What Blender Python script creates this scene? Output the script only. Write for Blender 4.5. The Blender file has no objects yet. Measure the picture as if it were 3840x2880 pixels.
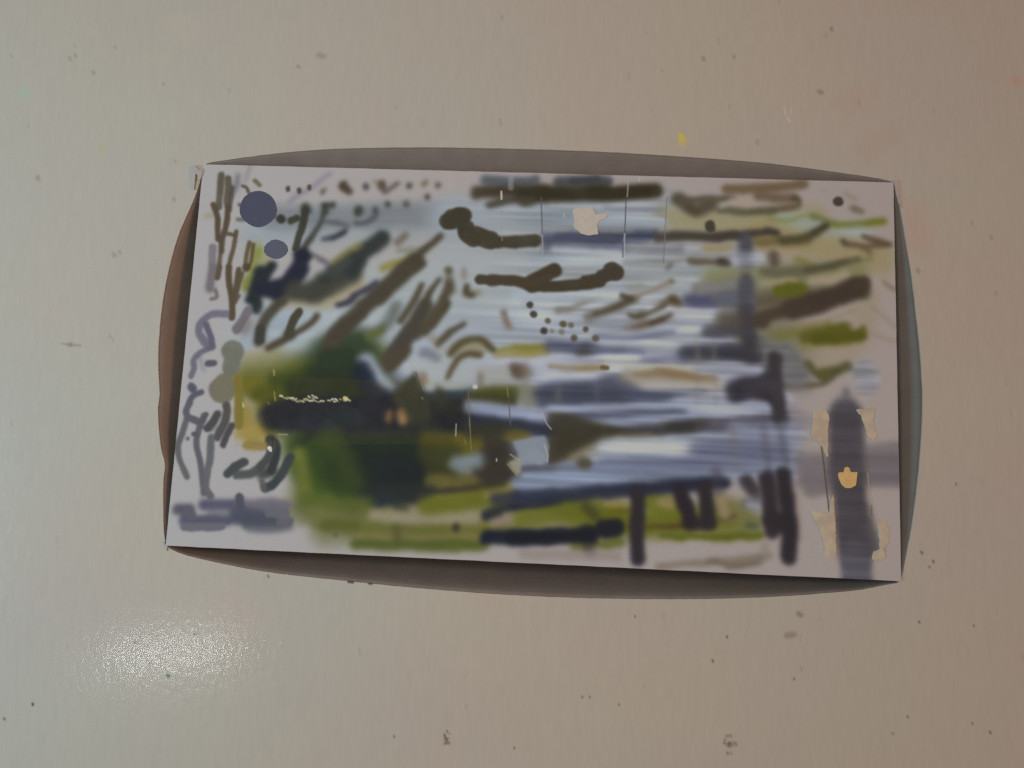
import bpy, bmesh, math, random
import numpy as np
from mathutils import Vector, Matrix, Euler

scene = bpy.context.scene
col = scene.collection

# ------------------------------------------------------------------ camera
CAM_Z = 0.28842
cam_data = bpy.data.cameras.new('camera')
cam_data.sensor_fit = 'HORIZONTAL'
cam_data.angle = math.radians(67.4)
cam_data.clip_start = 0.01
cam_data.clip_end = 50
cam = bpy.data.objects.new('camera', cam_data)
col.objects.link(cam)
cam.matrix_world = Matrix.Translation((0, 0, CAM_Z)) @ Matrix.Rotation(math.radians(2.2), 4, 'Y') @ Matrix.Rotation(math.radians(7.3), 4, 'X')
scene.camera = cam
scene.cycles.use_denoising = False

# ------------------------------------------------------------------ room light
scene.view_settings.view_transform = 'Standard'
scene.view_settings.look = 'None'
scene.view_settings.exposure = -0.06
scene.view_settings.gamma = 1
world = bpy.data.worlds.new('World')
scene.world = world
world.use_nodes = True
bgn = world.node_tree.nodes['Background']
bgn.inputs[0].default_value = (1.0, 0.8, 0.6, 1)
bgn.inputs[1].default_value = 0.05

def area(name, loc, target, sx, sy, power, rgb, roll=0):
    d = bpy.data.lights.new(name, 'AREA')
    d.shape = 'RECTANGLE'; d.size = sx; d.size_y = sy
    d.energy = power; d.color = rgb
    o = bpy.data.objects.new(name, d); col.objects.link(o)
    dirv = Vector(target) - Vector(loc)
    o.rotation_euler = (dirv.to_track_quat('-Z', 'Y').to_matrix().to_4x4() @ Matrix.Rotation(roll, 4, 'Z')).to_euler()
    o.location = loc
    return o
area('window_lamp', (-.62, -.03, .34), (-.1, .03, 0), .2, .2, 1.5, (.27, .75, 1.0))
area('room_lamp', (1.74, -.17, 1.30), (0, .03, 0), .35, .35, 12.2, (1.0, .43, .21))
area('ceiling_lamp', (-.20, .09, .62), (-.05, .05, 0), .25, .25, 1.62, (1.0, .87, .81))
area('tube_lamp', (-.639, -.293, 1.065), (-.136, -.062, 0), .19, .007, .24, (.95, 1.0, .96), math.radians(65))

# ------------------------------------------------------------------ helpers
def link(name, me, mat=None, parent=None, kind=None):
    o = bpy.data.objects.new(name, me); col.objects.link(o)
    if mat: me.materials.append(mat)
    if parent: o.parent = parent
    if kind: o['kind'] = kind
    return o

def new_mat(name):
    m = bpy.data.materials.new(name); m.use_nodes = True
    nt = m.node_tree
    return m, nt, nt.nodes['Principled BSDF']

def node(nt, typ, **kw):
    n = nt.nodes.new(typ)
    for k, v in kw.items(): setattr(n, k, v)
    return n

# ------------------------------------------------------------------ paint
PAPER = (201.9, 203.4, 204.2)
SOFT_STROKES = [
((184,199,207),15.6,0.9,0.9,[25.1,27.0,50.7,24.3,87.1,21.3,105.1,18.9]),
((155,166,174),10.4,0.8,0.9,[30.1,21.2,50.4,20.6,92.3,17.8]),
((189,209,222),17.4,0.8,0.9,[99.7,19.1,123.2,18.4,183.9,14.7]),
((191,213,226),20.8,0.8,0.9,[106.1,39.3,141.8,36.3,186.0,36.7,215.8,39.4]),
((197,211,217),22.6,0.9,0.95,[28.3,64.0,52.9,54.0,88.4,43.6,114.9,35.3,142.0,41.8]),
((198,216,224),22.6,0.8,0.95,[43.3,70.7,71.6,62.4,106.8,52.1,159.9,46.7,195.0,49.1]),
((197,216,232),20.8,0.8,0.95,[72.4,75.0,107.6,68.3,160.2,59.3,205.5,55.9]),
((202,220,240),19.1,0.8,0.95,[76.3,80.3,108.5,84.4,160.7,75.3,219.4,71.3]),
((201,217,242),10.4,0.7,0.95,[125.8,78.4,160.7,77.0,219.4,74.8]),
((189,208,235),13.9,0.7,0.95,[108.9,93.2,161.1,91.1,224.5,86.8]),
((174,193,220),17.4,0.7,0.95,[109.8,110.6,161.5,104.9,227.9,97.0]),
((170,189,217),13.9,0.7,0.95,[131.0,119.1,178.8,112.8,228.7,108.9]),
((182,184,138),6.1,0.9,0.8,[24.0,34.2,28.2,39.1,23.3,48.1]),
((158,171,85),3.3,0.9,0.8,[25.1,34.1,22.6,49.7]),
((145,154,74),2.5,0.9,0.8,[21.6,46.4,21.1,49.9]),
((195,188,153),7.2,0.9,0.8,[35.2,53.6,54.1,53.0,65.0,46.8]),
((194,189,161),8.0,0.9,0.8,[25.9,77.9,35.2,76.4,41.0,78.8]),
((184,203,216),6.5,0.8,0.8,[23.4,71.2,32.3,64.8,43.3,60.6]),
((173,192,216),4.3,0.9,0.8,[39.1,78.1,48.2,74.8,55.3,69.2]),
((136,143,81),15.6,0.9,0.9,[26.5,85.7,40.7,83.4,58.5,80.9]),
((102,119,58),17.4,0.8,0.95,[41.3,90.5,58.9,86.3,72.5,76.8]),
((69,89,58),19.1,0.8,0.95,[54.9,81.1,61.8,77.2,73.4,89.3]),
((74,94,69),13.9,0.7,0.95,[57.1,73.8,66.7,70.7,68.2,78.8]),
((101,124,61),15.6,0.8,0.95,[48.2,109.7,56.5,124.9,63.8,129.8]),
((74,101,58),20.8,0.8,0.95,[55.3,109.4,61.8,126.4,73.8,122.5]),
((56,72,64),27.8,0.7,0.95,[66.6,94.8,72.9,108.6,75.6,122.4]),
((59,66,65),26.0,0.7,0.95,[73.7,94.6,91.8,100.9,92.6,114.7]),
((49,60,74),15.6,0.6,0.95,[38.4,98.3,56.1,96.1,77.4,96.2,107.2,93.2]),
((46,53,70),12.2,0.6,0.95,[49.1,97.8,91.5,96.1,116.1,96.4]),
((56,66,67),15.6,0.7,0.9,[80.5,117.0,98.2,121.4,88.6,106.2]),
((62,72,78),7.8,0.8,0.9,[76.1,129.2,96.7,124.9,120.8,121.3]),
((117,122,75),12.2,0.9,0.85,[99.1,105.8,109.7,108.8,103.3,119.5]),
((135,135,72),8.0,0.9,0.8,[104.4,107.3,113.0,105.2]),
((136,142,88),12.2,0.9,0.8,[50.0,132.1,69.4,134.6,86.8,133.9]),
((144,149,108),10.4,0.9,0.7,[59.5,141.9,94.1,140.3,116.5,139.3]),
((127,138,82),6.2,0.8,0.85,[57.5,138.3,76.8,140.3,99.3,139.7,119.8,137.4]),
((117,131,74),4.5,0.7,0.9,[71.3,145.8,87.5,145.0,104.7,144.9,119.3,143.5]),
((127,138,73),4.5,0.7,0.9,[103.6,139.5,121.6,138.0]),
((179,175,147),8.0,0.9,0.85,[92.1,134.5,104.1,132.7,117.9,133.8]),
((132,143,67),6.9,0.8,0.9,[100.4,128.1,117.6,126.5,129.6,125.1]),
((157,153,84),6.9,0.8,0.9,[103.7,126.3,120.9,123.8,127.7,122.7]),
((138,148,69),10.4,0.8,0.95,[121.5,135.7,141.8,131.4,167.4,130.2]),
((131,143,59),10.4,0.8,0.95,[145.1,126.2,169.1,133.5,191.1,132.5]),
((138,151,64),10.4,0.8,0.95,[179.1,124.6,196.1,130.6,212.9,129.9]),
((120,136,49),3.5,0.7,0.95,[184.4,137.5,202.9,137.0,219.6,135.4]),
((126,139,71),3.8,0.7,0.9,[152.4,142.3,169.3,140.5]),
((153,159,113),8.7,0.8,0.9,[206.1,125.1,216.2,129.7]),
((179,174,165),6.9,0.9,0.8,[119.5,131.7,126.4,130.7]),
((189,194,156),10.4,0.9,0.8,[183.9,16.6,212.2,17.6,240.2,14.9]),
((190,220,220),8.0,0.9,0.8,[229.7,15.2,247.1,20.2,257.6,18.0]),
((190,190,146),12.2,0.9,0.8,[219.2,22.9,240.1,25.9,264.3,30.5]),
((162,172,126),8.7,0.9,0.8,[201.8,39.8,222.7,37.3,255.6,36.2]),
((149,155,129),12.2,0.9,0.85,[205.4,46.9,229.7,46.1,240.0,42.1]),
((151,160,135),15.6,0.9,0.8,[212.5,64.5,226.2,60.5,233.1,67.3]),
((150,161,168),13.9,0.8,0.8,[219.4,73.1,229.6,74.4,233.0,76.1]),
((191,207,224),8.7,0.9,0.8,[258.5,73.3,258.5,78.6]),
((193,192,174),10.4,0.9,0.7,[236.5,72.4,255.3,63.0,258.9,45.1]),
((136,137,149),2.2,0.7,0.8,[14.3,4.0,14.0,9.2,12.4,12.4]),
((146,144,155),1.6,0.8,0.5,[19.1,0.3,17.4,7.5]),
((104,100,84),2.7,0.3,0.9,[7.5,4.2,7.8,9.4,7.8,17.3]),
((105,100,84),2.7,0.3,0.9,[10.4,5.7,11.1,10.9,11.0,14.9,12.1,18.4]),
((97,93,89),2.0,0.3,0.8,[12.5,9.3,12.4,17.2]),
((100,89,73),2.3,0.3,0.95,[5.5,16.4,7.7,21.3,8.4,26.8,9.0,30.3]),
((102,91,74),2.4,0.3,0.95,[11.6,17.2,11.6,25.1,10.5,30.7,10.6,35.4]),
((181,170,135),2.2,0.9,0.6,[3.1,21.4,6.1,20.6]),
((155,133,116),1.4,0.8,0.6,[8.9,10.6,9.1,12.5]),
((105,93,74),1.6,0.3,0.9,[12.6,28.3,15.4,28.6]),
((105,93,74),1.7,0.3,0.9,[15.8,27.0,15.4,32.9,14.4,39.5,14.3,46.1,15.6,51.9]),
((107,95,79),1.8,0.3,0.85,[10.5,34.6,10.3,40.4,10.4,45.5]),
((138,133,139),3.1,0.3,0.8,[7.0,33.9,7.4,42.5,7.4,50.2]),
((110,98,69),1.7,0.3,0.9,[21.4,31.5,20.7,36.2,20.5,40.9]),
((110,96,65),1.6,0.3,0.9,[23.0,32.2,22.8,38.1,22.0,42.0]),
((95,84,69),3.1,0.3,0.9,[21.1,41.3,21.3,42.0]),
((100,93,74),1.7,0.3,0.9,[19.8,44.0,18.2,51.4]),
((95,89,74),1.2,0.3,0.9,[16.7,8.5,18.3,9.1,19.5,11.4]),
((128,117,92),1.7,0.3,0.9,[21.5,6.2,23.6,8.1]),
((105,103,98),1.4,0.3,0.8,[16.0,16.1,17.1,17.1]),
((126,122,116),1.7,0.3,0.8,[16.0,22.2,18.3,22.2]),
((89,82,73),1.8,0.3,0.95,[34.9,8.7,35.0,9.5]),
((89,82,73),1.8,0.3,0.95,[39.6,9.4,39.7,10.2]),
((89,83,73),1.6,0.3,0.95,[43.4,7.9,43.4,8.7]),
((94,88,79),1.4,0.5,0.95,[48.7,9.5,48.8,10.3]),
((126,113,97),1.2,0.5,0.9,[48.9,9.8,50.2,8.4]),
((166,164,179),2.2,0.7,0.75,[51.1,2.6,48.2,4.7,43.8,8.8,39.0,11.7,35.8,14.5]),
((178,176,193),1.8,0.7,0.6,[51.9,2.6,46.7,5.9]),
((99,88,74),3.3,0.4,0.95,[56.8,7.2,56.9,7.4]),
((102,91,77),2.5,0.5,0.95,[56.8,7.2,59.3,9.5]),
((68,69,63),3.5,0.3,0.95,[32.9,21.3,33.3,21.7]),
((76,80,70),3.0,0.3,0.95,[37.2,22.2,39.4,21.3]),
((79,83,73),4.0,0.4,0.95,[42.5,16.7,43.0,17.9]),
((71,75,64),3.0,0.3,0.95,[42.6,17.9,41.9,23.8,40.8,28.9,40.0,32.9]),
((79,85,79),2.2,0.5,0.95,[49.8,16.5,49.4,21.6,46.1,28.0,43.4,32.8]),
((76,80,74),2.2,0.4,0.95,[49.7,15.3,53.5,15.0]),
((86,88,82),1.8,0.5,0.9,[50.9,16.1,51.1,18.8]),
((107,114,121),1.8,0.8,0.85,[49.9,22.4,55.3,22.6,60.3,23.7]),
((93,101,113),2.2,0.5,0.95,[50.4,29.4,54.5,28.5,58.9,25.7]),
((75,81,95),2.2,0.6,0.9,[56.0,27.7,58.9,26.0]),
((59,66,75),4.0,0.4,0.98,[31.4,40.5,29.0,43.7,27.1,48.0,24.3,51.2]),
((59,66,75),5.4,0.5,0.98,[27.8,43.4,26.8,49.6]),
((53,59,77),6.1,0.4,0.98,[42.8,35.5,41.7,40.6,37.7,47.7,34.2,51.6]),
((53,59,75),4.0,0.4,0.98,[41.3,35.2,44.8,36.6]),
((112,112,127),2.2,0.7,0.85,[46.7,35.4,52.2,38.7]),
((87,95,90),8.0,0.7,0.95,[63.6,37.9,55.7,44.0,48.6,51.1]),
((59,69,75),5.4,0.35,0.98,[26.7,43.5,26.3,48.1,24.9,53.6]),
((59,69,73),4.0,0.35,0.98,[23.8,54.0,26.5,55.1,26.4,58.1]),
((56,62,79),6.9,0.4,0.98,[42.6,41.8,37.7,47.8,32.2,49.5,28.7,49.6]),
((89,93,84),8.3,0.6,0.95,[62.8,42.3,53.7,48.0,46.3,50.5,41.0,50.3]),
((71,78,76),5.1,0.8,0.8,[62.6,40.0,51.6,45.0]),
((87,96,93),7.2,0.5,0.95,[73.4,28.7,69.1,32.0,61.9,38.0,56.1,42.0]),
((74,83,82),5.4,0.4,0.95,[73.7,27.9,70.2,31.1,64.8,35.6]),
((69,81,81),5.4,0.6,0.9,[65.7,38.3,62.2,42.2]),
((171,171,97),2.9,0.8,0.9,[85.2,34.9,80.1,37.8,74.9,40.3]),
((153,152,95),2.5,0.9,0.8,[65.2,31.3,58.7,35.4,55.1,38.6]),
((144,156,129),2.2,0.9,0.6,[90.3,32.1,80.5,32.8]),
((122,118,100),2.9,0.9,0.7,[82.8,26.5,79.9,29.7]),
((97,95,79),2.9,0.5,0.95,[96.4,26.5,91.7,31.2,87.4,34.9]),
((97,92,81),6.1,0.4,0.97,[87.5,36.4,82.5,40.8,78.3,46.3,74.2,51.8]),
((94,90,76),3.3,0.4,0.95,[90.6,37.8,87.7,39.9,83.3,41.9]),
((90,97,113),2.0,0.5,0.95,[72.7,46.1,70.2,48.1,66.5,49.8,63.6,51.4]),
((101,91,77),3.6,0.5,0.95,[56.8,7.0,56.9,7.4]),
((87,84,94),2.4,0.5,0.95,[65.9,7.2,66.0,7.5]),
((104,94,78),3.3,0.5,0.95,[72.3,6.2,72.4,6.6]),
((94,90,79),2.2,0.5,0.95,[83.0,6.3,83.1,6.7]),
((117,111,96),2.1,0.5,0.95,[94.4,5.8,94.5,6.1]),
((87,90,85),2.0,0.5,0.95,[90.6,10.6,90.7,11.0]),
((87,94,86),2.1,0.5,0.95,[75.1,14.2,75.2,14.6]),
((110,117,113),2.7,0.5,0.95,[82.6,13.8,82.7,14.2]),
((79,89,80),4.0,0.5,0.95,[63.9,17.3,64.0,17.7]),
((92,100,97),2.9,0.5,0.95,[53.0,15.1,53.1,15.4]),
((104,94,82),2.9,0.5,0.9,[57.5,8.0,59.5,9.5]),
((119,112,102),1.8,0.6,0.9,[73.2,7.9,74.0,9.1,78.4,5.8]),
((137,133,133),1.6,0.7,0.8,[73.7,9.5,78.8,5.4]),
((141,142,122),1.2,0.6,0.7,[69.2,4.9,72.0,6.8]),
((142,126,108),2.2,0.6,0.8,[88.8,5.9,89.8,4.7]),
((105,114,122),2.2,0.6,0.9,[63.1,22.4,66.9,21.9,70.5,19.0,70.3,15.9]),
((82,91,88),1.6,0.6,0.8,[70.3,16.7,70.4,17.1]),
((75,83,97),2.2,0.5,0.9,[54.4,28.9,58.4,26.5]),
((79,77,64),6.9,0.12,1,[103.5,18.1,105.0,18.0]),
((79,77,64),8.3,0.12,1,[100.9,19.7,103.5,18.8]),
((79,77,63),6.1,0.12,1,[99.1,20.9,98.7,20.5]),
((79,78,64),6.9,0.1,1,[106.4,23.0,107.3,25.3,109.6,27.2]),
((82,80,64),7.2,0.1,1,[110.3,25.6,114.1,27.1,116.4,27.6]),
((85,83,65),4.7,0.2,1,[115.6,27.4,119.4,28.4]),
((82,82,68),5.1,0.3,1,[119.4,28.1,125.4,27.9,133.6,27.2]),
((158,169,182),4.0,0.8,0.85,[114.5,4.0,120.6,3.8]),
((111,123,133),4.0,0.6,0.9,[112.8,3.3,125.7,3.7,132.4,2.7]),
((104,112,121),4.0,0.5,0.95,[141.5,2.9,152.0,2.2,161.0,2.7]),
((86,96,104),3.3,0.6,0.9,[147.1,2.3,158.0,2.0]),
((90,86,71),5.4,0.6,0.96,[110.0,8.5,118.3,7.8,128.1,7.6,137.1,6.9]),
((77,77,61),7.2,0.5,0.98,[128.2,9.9,137.2,8.5,149.2,7.7,159.6,7.4]),
((78,76,60),6.1,0.4,0.98,[159.6,7.8,170.8,6.7,179.3,5.7]),
((97,97,85),3.3,0.6,0.9,[114.8,13.4,122.3,11.6,131.6,11.0]),
((154,169,189),2.2,0.8,0.8,[159.8,13.3,167.3,13.8,182.1,13.0]),
((183,204,222),4.3,0.7,0.9,[137.5,18.2,156.2,18.0,182.2,18.4]),
((98,111,137),4.7,0.6,0.95,[137.9,26.3,152.7,25.5,166.8,25.0,179.3,23.5]),
((95,103,129),3.3,0.6,0.9,[141.6,25.4,160.2,26.8,166.1,25.5]),
((118,131,156),4.0,0.8,0.8,[138.0,29.8,152.9,30.1,166.9,29.3]),
((146,157,168),3.3,0.8,0.8,[169.5,29.2,182.4,29.2,189.7,28.9]),
((187,208,223),4.0,0.8,0.9,[132.6,34.6,145.6,33.8,164.1,33.9]),
((160,168,168),2.2,0.8,0.8,[167.8,34.6,182.5,34.1,193.4,32.6]),
((105,105,97),4.0,0.5,0.96,[180.8,24.6,189.6,23.6,200.7,23.6,210.2,22.6]),
((94,97,88),3.3,0.5,0.9,[186.0,24.1,200.7,24.0,211.6,23.7]),
((89,89,80),4.0,0.25,1,[200.6,19.0,200.6,19.8]),
((109,112,110),1.4,0.6,0.8,[184.4,36.7,185.8,35.1]),
((123,119,100),2.9,0.7,0.9,[193.4,33.4,200.8,33.5,207.3,33.7]),
((97,92,77),2.2,0.5,0.95,[205.1,33.0,207.3,33.3]),
((186,182,138),3.3,0.9,0.8,[198.9,28.6,208.0,27.6]),
((112,110,97),5.4,0.7,0.96,[187.9,8.6,191.7,11.2,195.4,13.4,200.5,10.9]),
((120,119,103),3.3,0.6,0.95,[190.9,9.6,200.5,8.6,209.7,7.9]),
((107,102,82),2.2,0.8,0.9,[193.1,11.9,195.0,13.4]),
((85,83,69),5.1,0.3,1,[141.7,38.9,136.9,40.9,131.9,44.5]),
((85,80,67),4.7,0.3,1,[141.3,38.2,136.2,41.0,132.2,43.5,133.4,45.7]),
((85,81,67),4.3,0.3,1,[121.8,43.4,127.4,43.6,133.4,44.9]),
((85,81,67),4.7,0.25,1,[133.0,45.3,142.3,45.0,150.4,44.4,158.8,42.6]),
((86,83,70),3.6,0.12,1,[153.2,42.3,158.7,41.0,164.2,38.9]),
((86,83,71),6.9,0.1,1,[163.4,38.1,164.6,38.9]),
((86,83,71),5.4,0.1,1,[159.8,40.5,164.2,38.9]),
((87,82,67),4.0,0.3,1,[113.0,43.3,113.8,43.3]),
((87,82,68),4.7,0.3,1,[117.1,43.6,119.4,43.5]),
((89,84,68),3.4,0.3,1,[112.7,43.5,126.1,43.7,133.5,43.8,139.0,41.3]),
((141,130,105),4.0,0.6,0.95,[206.4,4.5,218.9,3.8,235.8,1.8]),
((141,130,112),4.0,0.7,0.95,[218.9,6.9,226.3,7.5,232.1,7.3]),
((106,100,86),1.8,0.4,0.9,[232.1,7.7,233.6,7.1,234.3,8.4]),
((124,117,97),2.2,0.6,0.9,[224.8,12.1,229.9,11.2,234.7,9.9]),
((139,130,105),2.5,0.7,0.9,[215.3,12.4,222.6,11.8,233.6,10.7]),
((115,123,99),3.3,0.7,0.9,[203.5,13.1,215.3,13.2,224.8,12.5]),
((206,202,184),2.9,0.8,0.8,[208.6,8.7,216.4,8.9]),
((167,180,124),2.2,0.9,0.8,[222.6,15.7,229.9,16.2,237.2,13.7]),
((142,155,105),2.9,0.9,0.85,[239.0,14.0,243.0,15.8,248.1,17.2]),
((150,162,91),3.3,0.7,0.9,[246.3,17.6,255.3,17.0,265.5,15.5]),
((143,154,67),2.2,0.7,0.8,[258.9,16.5,265.8,15.5]),
((97,93,87),3.6,0.45,0.97,[202.9,23.2,211.7,22.1,219.0,21.5,224.8,20.6]),
((93,91,85),2.9,0.4,0.97,[221.9,20.7,225.9,21.3]),
((136,128,88),4.0,0.9,0.8,[219.0,25.0,226.3,24.7,237.2,23.6]),
((106,109,86),3.3,0.6,0.95,[227.7,24.3,235.4,22.9,240.8,20.8,244.4,18.1]),
((93,93,74),2.2,0.6,0.9,[239.4,20.9,244.1,18.1]),
((104,102,84),2.2,0.5,0.95,[250.6,23.6,252.0,24.7]),
((133,123,101),2.5,0.6,0.95,[252.0,24.7,258.8,25.6,268.2,24.6]),
((122,115,98),2.5,0.6,0.95,[258.2,21.5,262.5,23.2,268.2,24.2]),
((132,128,107),2.2,0.9,0.8,[258.1,26.4,260.9,28.2]),
((91,90,81),3.8,0.18,1,[249.0,8.0,249.1,8.0]),
((181,184,171),2.2,0.8,0.8,[251.5,4.8,255.4,7.0]),
((143,142,124),2.5,0.6,0.9,[254.3,10.5,257.9,11.9]),
((190,193,184),2.5,0.9,0.5,[243.1,3.9,243.2,4.0]),
((123,124,127),4.0,0.8,0.9,[214.2,24.3,214.3,29.3]),
((180,192,212),4.0,0.8,0.9,[211.7,32.4,216.8,31.9]),
((143,154,177),2.5,0.8,0.8,[212.5,34.3,216.5,34.5]),
((113,115,118),3.6,0.6,0.9,[214.7,39.5,215.1,45.5]),
((97,95,86),3.3,0.5,0.95,[204.8,33.4,207.4,33.3]),
((116,113,103),4.0,0.8,0.9,[224.5,30.5,224.8,32.7]),
((160,165,98),2.9,0.9,0.8,[233.5,31.7,237.1,32.7]),
((129,136,115),4.0,0.8,0.9,[220.8,36.6,229.9,36.7,239.3,34.9]),
((111,116,93),3.3,0.6,0.95,[237.1,35.7,247.9,33.1,255.9,30.6]),
((148,159,127),2.2,0.9,0.7,[253.3,31.8,260.9,30.4]),
((153,149,129),1.6,0.8,0.7,[265.8,38.9,268.2,41.1,270.0,41.8]),
((135,132,144),3.6,0.5,0.9,[8.1,42.2,7.4,46.5,7.4,50.3]),
((135,131,131),1.6,0.3,0.9,[9.7,51.0,10.4,53.7,8.5,54.5]),
((109,100,86),2.1,0.3,0.95,[10.4,41.7,10.0,46.0]),
((105,93,74),2.3,0.3,0.95,[14.2,41.6,14.8,47.4,16.1,53.1,16.9,58.1,17.1,61.9]),
((107,98,79),2.1,0.3,0.95,[18.2,42.6,17.9,48.4,17.3,54.2]),
((110,100,93),1.6,0.3,0.9,[19.1,53.0,17.8,55.7]),
((128,124,130),3.5,0.3,0.9,[23.4,58.6,20.8,63.7,19.5,66.4]),
((158,152,152),5.1,0.8,0.8,[23.0,62.8,22.5,65.9]),
((124,124,143),3.0,0.3,0.85,[14.8,60.4,9.1,60.6,5.6,63.4,4.5,68.0,7.1,71.7,9.5,73.2]),
((117,117,138),2.3,0.3,0.9,[7.2,64.9,9.6,70.1,10.7,73.5]),
((119,119,136),2.3,0.3,0.85,[10.7,73.5,6.0,76.0,3.6,78.7,4.3,82.0,3.5,85.1]),
((155,156,166),1.4,0.7,0.7,[5.8,77.5,8.2,83.0]),
((105,106,121),2.4,0.3,0.95,[9.4,80.0,11.7,79.7]),
((184,183,191),1.1,0.6,0.7,[6.8,68.0,8.2,71.0]),
((133,139,127),8.3,0.14,1,[18.4,74.7,19.2,75.1]),
((135,139,127),6.9,0.14,1,[19.0,77.0,18.6,81.1]),
((135,139,122),4.3,0.14,1,[17.9,81.9,18.1,83.4]),
((138,136,119),9.8,0.12,1,[15.6,89.8,16.1,90.2]),
((140,139,119),7.2,0.12,1,[16.2,87.2,16.9,91.7]),
((105,106,125),3.1,0.3,0.95,[3.9,89.2,4.3,89.9]),
((110,108,125),2.2,0.3,0.95,[7.9,91.3,4.6,92.9,3.1,97.0,3.5,100.4,7.8,102.4,9.1,104.2]),
((96,95,83),4.3,0.35,0.98,[36.7,54.3,31.8,59.1,28.9,64.9,28.8,70.6]),
((76,79,75),3.5,0.3,0.9,[28.6,65.7,28.8,70.2]),
((99,93,78),3.0,0.35,0.98,[32.6,73.1,36.6,70.7,40.9,68.2,47.3,63.5,50.4,59.9]),
((86,85,70),3.1,0.3,0.98,[43.2,58.7,41.2,62.9,40.1,67.5]),
((91,90,78),4.3,0.35,0.98,[40.1,67.5,40.9,67.9]),
((102,91,77),4.7,0.45,0.97,[67.6,58.2,60.9,64.5,56.6,71.4,53.8,74.6]),
((85,89,105),2.2,0.5,0.95,[58.4,55.1,62.1,54.2,65.6,51.0]),
((119,125,62),8.0,0.8,0.9,[28.7,88.6,34.5,90.2,41.9,89.9]),
((111,120,54),4.7,0.9,0.8,[30.1,91.5,32.5,93.3]),
((149,140,74),3.5,0.3,0.9,[22.0,85.1,23.0,94.4,23.6,103.2]),
((172,164,98),4.3,0.6,0.9,[24.3,98.0,26.6,103.1,31.2,105.1]),
((79,98,55),5.8,0.8,0.9,[47.1,85.3,52.6,82.8]),
((148,149,82),1.8,0.8,0.7,[22.7,84.7,25.8,85.7]),
((182,169,105),7.2,0.5,0.95,[25.4,98.5,27.3,103.2,30.1,108.9]),
((192,179,113),4.7,0.6,0.9,[24.6,105.9,30.5,105.6,35.8,105.8]),
((172,156,97),3.5,0.3,0.95,[27.6,110.5,33.9,110.6,35.7,109.4]),
((196,186,128),1.1,0.8,0.8,[24.6,93.7,25.1,96.6]),
((194,184,123),0.8,0.7,0.6,[27.9,100.9,28.7,105.7]),
((194,187,119),0.9,0.7,0.6,[36.9,102.0,37.7,106.8]),
((155,152,73),4.3,0.9,0.8,[31.2,95.6,33.7,102.9,37.6,105.3]),
((97,94,81),6.9,0.4,0.97,[87.5,36.9,81.2,44.0,74.1,50.4,66.3,57.9,58.7,66.9]),
((99,94,82),6.1,0.45,0.97,[60.7,63.8,56.6,69.2]),
((87,92,106),2.2,0.45,0.95,[59.0,55.1,63.3,53.0,65.4,50.7,69.4,48.6,72.7,45.8]),
((110,122,117),5.1,0.9,0.7,[81.2,55.5,78.5,60.9,72.1,66.4]),
((117,130,73),3.6,0.8,0.8,[71.5,67.1,75.7,64.0]),
((107,105,87),2.4,0.4,0.95,[90.4,46.4,88.4,51.4,85.7,56.4,83.0,60.7]),
((102,98,82),3.0,0.35,0.97,[97.0,43.9,93.6,49.7,90.2,55.9,87.5,60.5]),
((94,95,84),6.1,0.4,0.97,[92.3,54.3,89.0,60.5,84.9,67.4,81.5,72.8]),
((105,101,85),4.0,0.4,0.97,[101.2,46.4,98.6,53.3,94.2,60.3,90.0,65.7]),
((102,101,82),2.5,0.5,0.95,[101.2,53.2,97.1,60.2,93.0,65.6]),
((97,97,89),6.9,0.4,0.98,[87.7,63.9,83.6,69.7,80.2,75.4]),
((102,97,84),6.1,0.4,0.98,[85.2,71.9,79.6,77.3]),
((99,95,81),3.3,0.4,0.98,[76.7,78.9,80.4,79.2,85.3,74.5]),
((107,111,85),3.3,0.4,0.95,[100.3,40.3,100.5,40.5]),
((115,111,91),4.0,0.8,0.8,[101.1,44.1,102.1,47.9]),
((157,158,139),2.2,0.8,0.7,[106.5,39.7,107.0,42.8]),
((102,99,78),2.5,0.5,0.95,[107.9,46.2,107.7,48.8,110.0,49.5]),
((162,158,140),2.9,0.8,0.8,[107.7,49.6,112.9,48.7]),
((112,109,94),2.7,0.4,0.95,[107.2,61.3,102.9,64.1,100.1,66.9,98.0,68.8]),
((171,172,154),3.3,0.8,0.7,[95.7,67.0,98.4,69.9]),
((177,178,147),5.1,0.9,0.8,[103.0,72.0,108.8,69.5,116.2,69.6]),
((112,109,86),2.7,0.4,0.95,[103.0,72.7,106.1,68.9,110.8,66.8,115.3,67.1,119.1,70.6]),
((112,106,81),2.5,0.4,0.95,[114.1,72.7,110.0,72.5,106.4,74.1,104.4,77.5,102.4,82.0]),
((184,183,158),1.4,0.7,0.8,[108.1,70.7,114.0,70.5]),
((136,147,156),4.0,0.9,0.6,[92.6,72.4,97.9,74.4]),
((142,125,106),2.2,0.8,0.8,[122.9,55.9,123.8,59.3,125.0,61.8]),
((85,84,83),2.2,0.25,1,[132.6,52.7,132.6,52.8]),
((85,84,83),2.4,0.25,1,[134.0,56.3,134.1,56.3]),
((162,165,88),3.3,0.8,0.9,[121.4,70.6,129.0,69.5,140.4,69.1]),
((185,177,113),2.2,0.9,0.9,[120.0,72.8,131.0,72.1,140.4,71.0]),
((185,201,224),5.1,0.8,0.8,[70.3,76.9,73.1,80.6,78.6,84.8]),
((197,210,225),3.3,0.8,0.8,[69.8,76.2,74.6,80.5]),
((117,123,119),4.3,0.9,0.8,[87.5,86.3,95.0,87.9]),
((74,87,74),7.2,0.6,0.9,[88.6,91.8,91.7,94.6]),
((157,141,111),3.3,0.8,0.8,[92.8,81.3,93.3,83.5]),
((74,83,75),5.8,0.6,0.9,[102.5,89.4,106.2,91.8]),
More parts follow.
